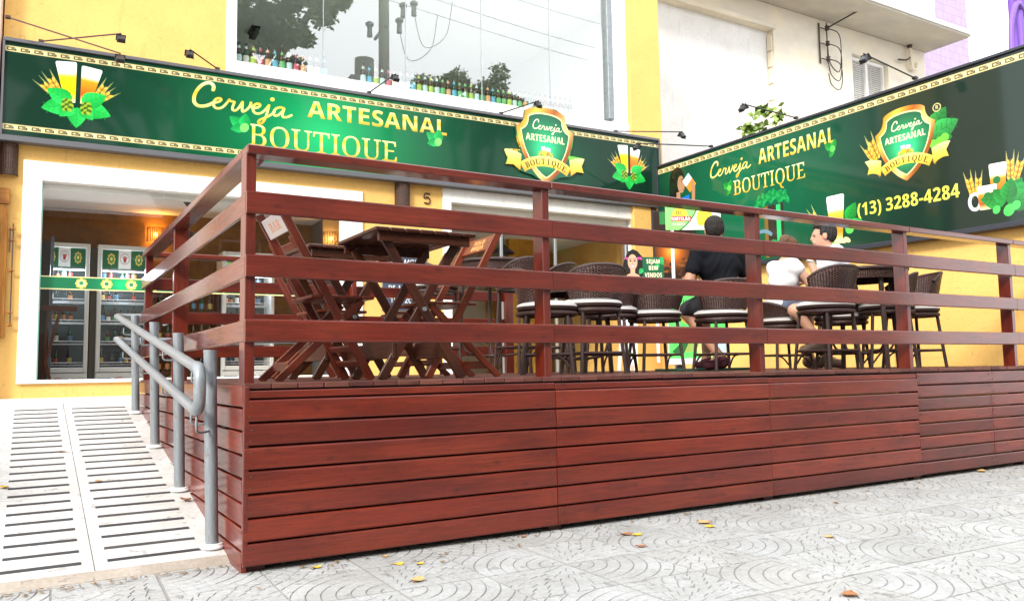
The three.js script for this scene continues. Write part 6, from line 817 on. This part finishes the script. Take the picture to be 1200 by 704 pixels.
// ---------------------------------------------------------------- fallen leaves on the pavement and the ramp
{
  const R = (z) => 0.03 + 0.16 * (-z - 0.33);
  const lg = () => { const N = 7, p = [], ix = [], curl = rr(0.3, 1.1), tw = rr(-0.5, 0.5); for (let i = 0; i <= N; i++) { const t = i / N, w = Math.sin(Math.PI * Math.pow(t, 0.8)) * 0.42 * (0.85 + 0.3 * (i % 2)); for (const s of [-1, 0, 1]) { const x = t - 0.5, z = s * w, y = 0.04 + 0.10 * curl * Math.abs(s) + 0.22 * curl * Math.pow(Math.abs(x) * 2, 2) * 0.5 + tw * x * z; p.push(x, Math.max(0.015, y), z); } } for (let i = 0; i < N; i++) for (const s of [0, 1]) { const a = i * 3 + s; ix.push(a, a + 3, a + 1, a + 1, a + 3, a + 4); } const g = new THREE.BufferGeometry(); g.setAttribute('position', new THREE.Float32BufferAttribute(p, 3)); g.setIndex(ix); g.computeVertexNormals(); return g; };
  const cm = { yellow: std({ color: lin(0.70, 0.42, 0.03), roughness: 0.7, side: 2 }), brown: std({ color: lin(0.30, 0.12, 0.04), roughness: 0.8, side: 2 }), tan: std({ color: lin(0.52, 0.30, 0.12), roughness: 0.8, side: 2 }) };
  const put = (c, x, y, z, s, where, tilt = 0) => { const o = thing('fallen_leaf', `${c} curled fallen leaf ${where}`, 'leaf', [x, y, z], rr(0, 6.28)); const b = mesh('leaf_blade', lg(), cm[c], o); s *= 0.84; b.scale.setScalar(s); b.rotation.z = tilt; mesh('leaf_stalk', rod(V(0.48, 0.05, 0), V(0.75, 0.09, 0.06), 0.02, 0.014, 5).scale(s, s, s), cm.brown, o); };
  put('yellow', 0.317, 0, 0.06, 0.055, 'on the pavement, nearest the corner of the deck'); put('yellow', 0.653, 0, 0.211, 0.065, 'on the pavement, left of a pair below the first deck boards'); put('yellow', 0.743, 0, 0.258, 0.05, 'on the pavement, right of a pair below the first deck boards');
  put('tan', 0.664, 0, 0.03, 0.045, 'close under the first length of deck boards'); put('tan', 0.604, 0, 0.534, 0.085, 'lying alone nearest the bottom edge left of centre');
  put('brown', 1.924, 0, 0.299, 0.075, 'beside a yellow one, below the second length of boards'); put('yellow', 1.965, 0, 0.338, 0.075, 'beside a brown one, below the second length of boards'); put('brown', 1.802, 0, 0.568, 0.065, 'lying just in front of a brown and yellow pair');
  put('tan', 2.488, 0, 0.307, 0.10, 'the left one of a pair towards the third length of boards'); put('yellow', 2.437, 0, 0.401, 0.08, 'the right one of a pair towards the third length of boards');
  put('tan', 2.738, 0, 0.949, 0.075, 'out on the open pavement at the right'); put('brown', 1.904, 0, 1.688, 0.09, 'nearest the viewer at the bottom edge'); put('brown', 3.648, 0, 0.292, 0.05, 'far right of the pavement, alone'); put('tan', 5.81, 0, 0.02, 0.10, 'against the boards at the far right'); put('brown', 1.45, 0, 0.03, 0.045, 'at the second seam of the deck boards');
  put('tan', -0.453, R(-1.727) + 0.004, -1.727, 0.06, 'lying on a grip strip in the middle of the ramp'); put('brown', -0.045, R(-1.219) + 0.004, -1.2, 0.085, 'on the ramp at the foot of the second handrail post'); put('yellow', -0.93, R(-1.751) + 0.004, -1.75, 0.07, 'on the left edge of the ramp'); put('brown', -0.616, R(-2.509) + 0.004, -2.509, 0.05, 'near the joint line high on the ramp');
}
{
  // dry scraps and grit gathered along the foot of the boards and the ramp edge: nobody could count them
  const L = [], q = V(); for (let i = 0; i < 260; i++) { const t = rnd(), x = i < 190 ? t * 6.6 : -1.0 + t * 1.0, z = i < 190 ? 0.015 + Math.pow(rnd(), 2.2) * 0.30 : -0.19 + rr(-0.03, 0.05), s = rr(0.004, 0.014); const g = new THREE.PlaneGeometry(s * rr(1, 2.6), s, 2, 1); const p = g.attributes.position; for (let k = 0; k < p.count; k++) p.setZ(k, rr(0, s * 0.5)); g.rotateX(-Math.PI / 2 + rr(-0.3, 0.3)).rotateY(rr(0, 6.28)).translate(x, 0.003 + s * 0.2, z); g.computeVertexNormals(); L.push(g); } void q;
  const o = mesh('litter', merge(L), std({ color: lin(0.20, 0.12, 0.05), roughness: 0.9, side: 2 })); tag(o, 'tiny brown leaf scraps and grit along the foot of the deck boards', null, null, 'stuff');
}
renderer.render(scene, camera);
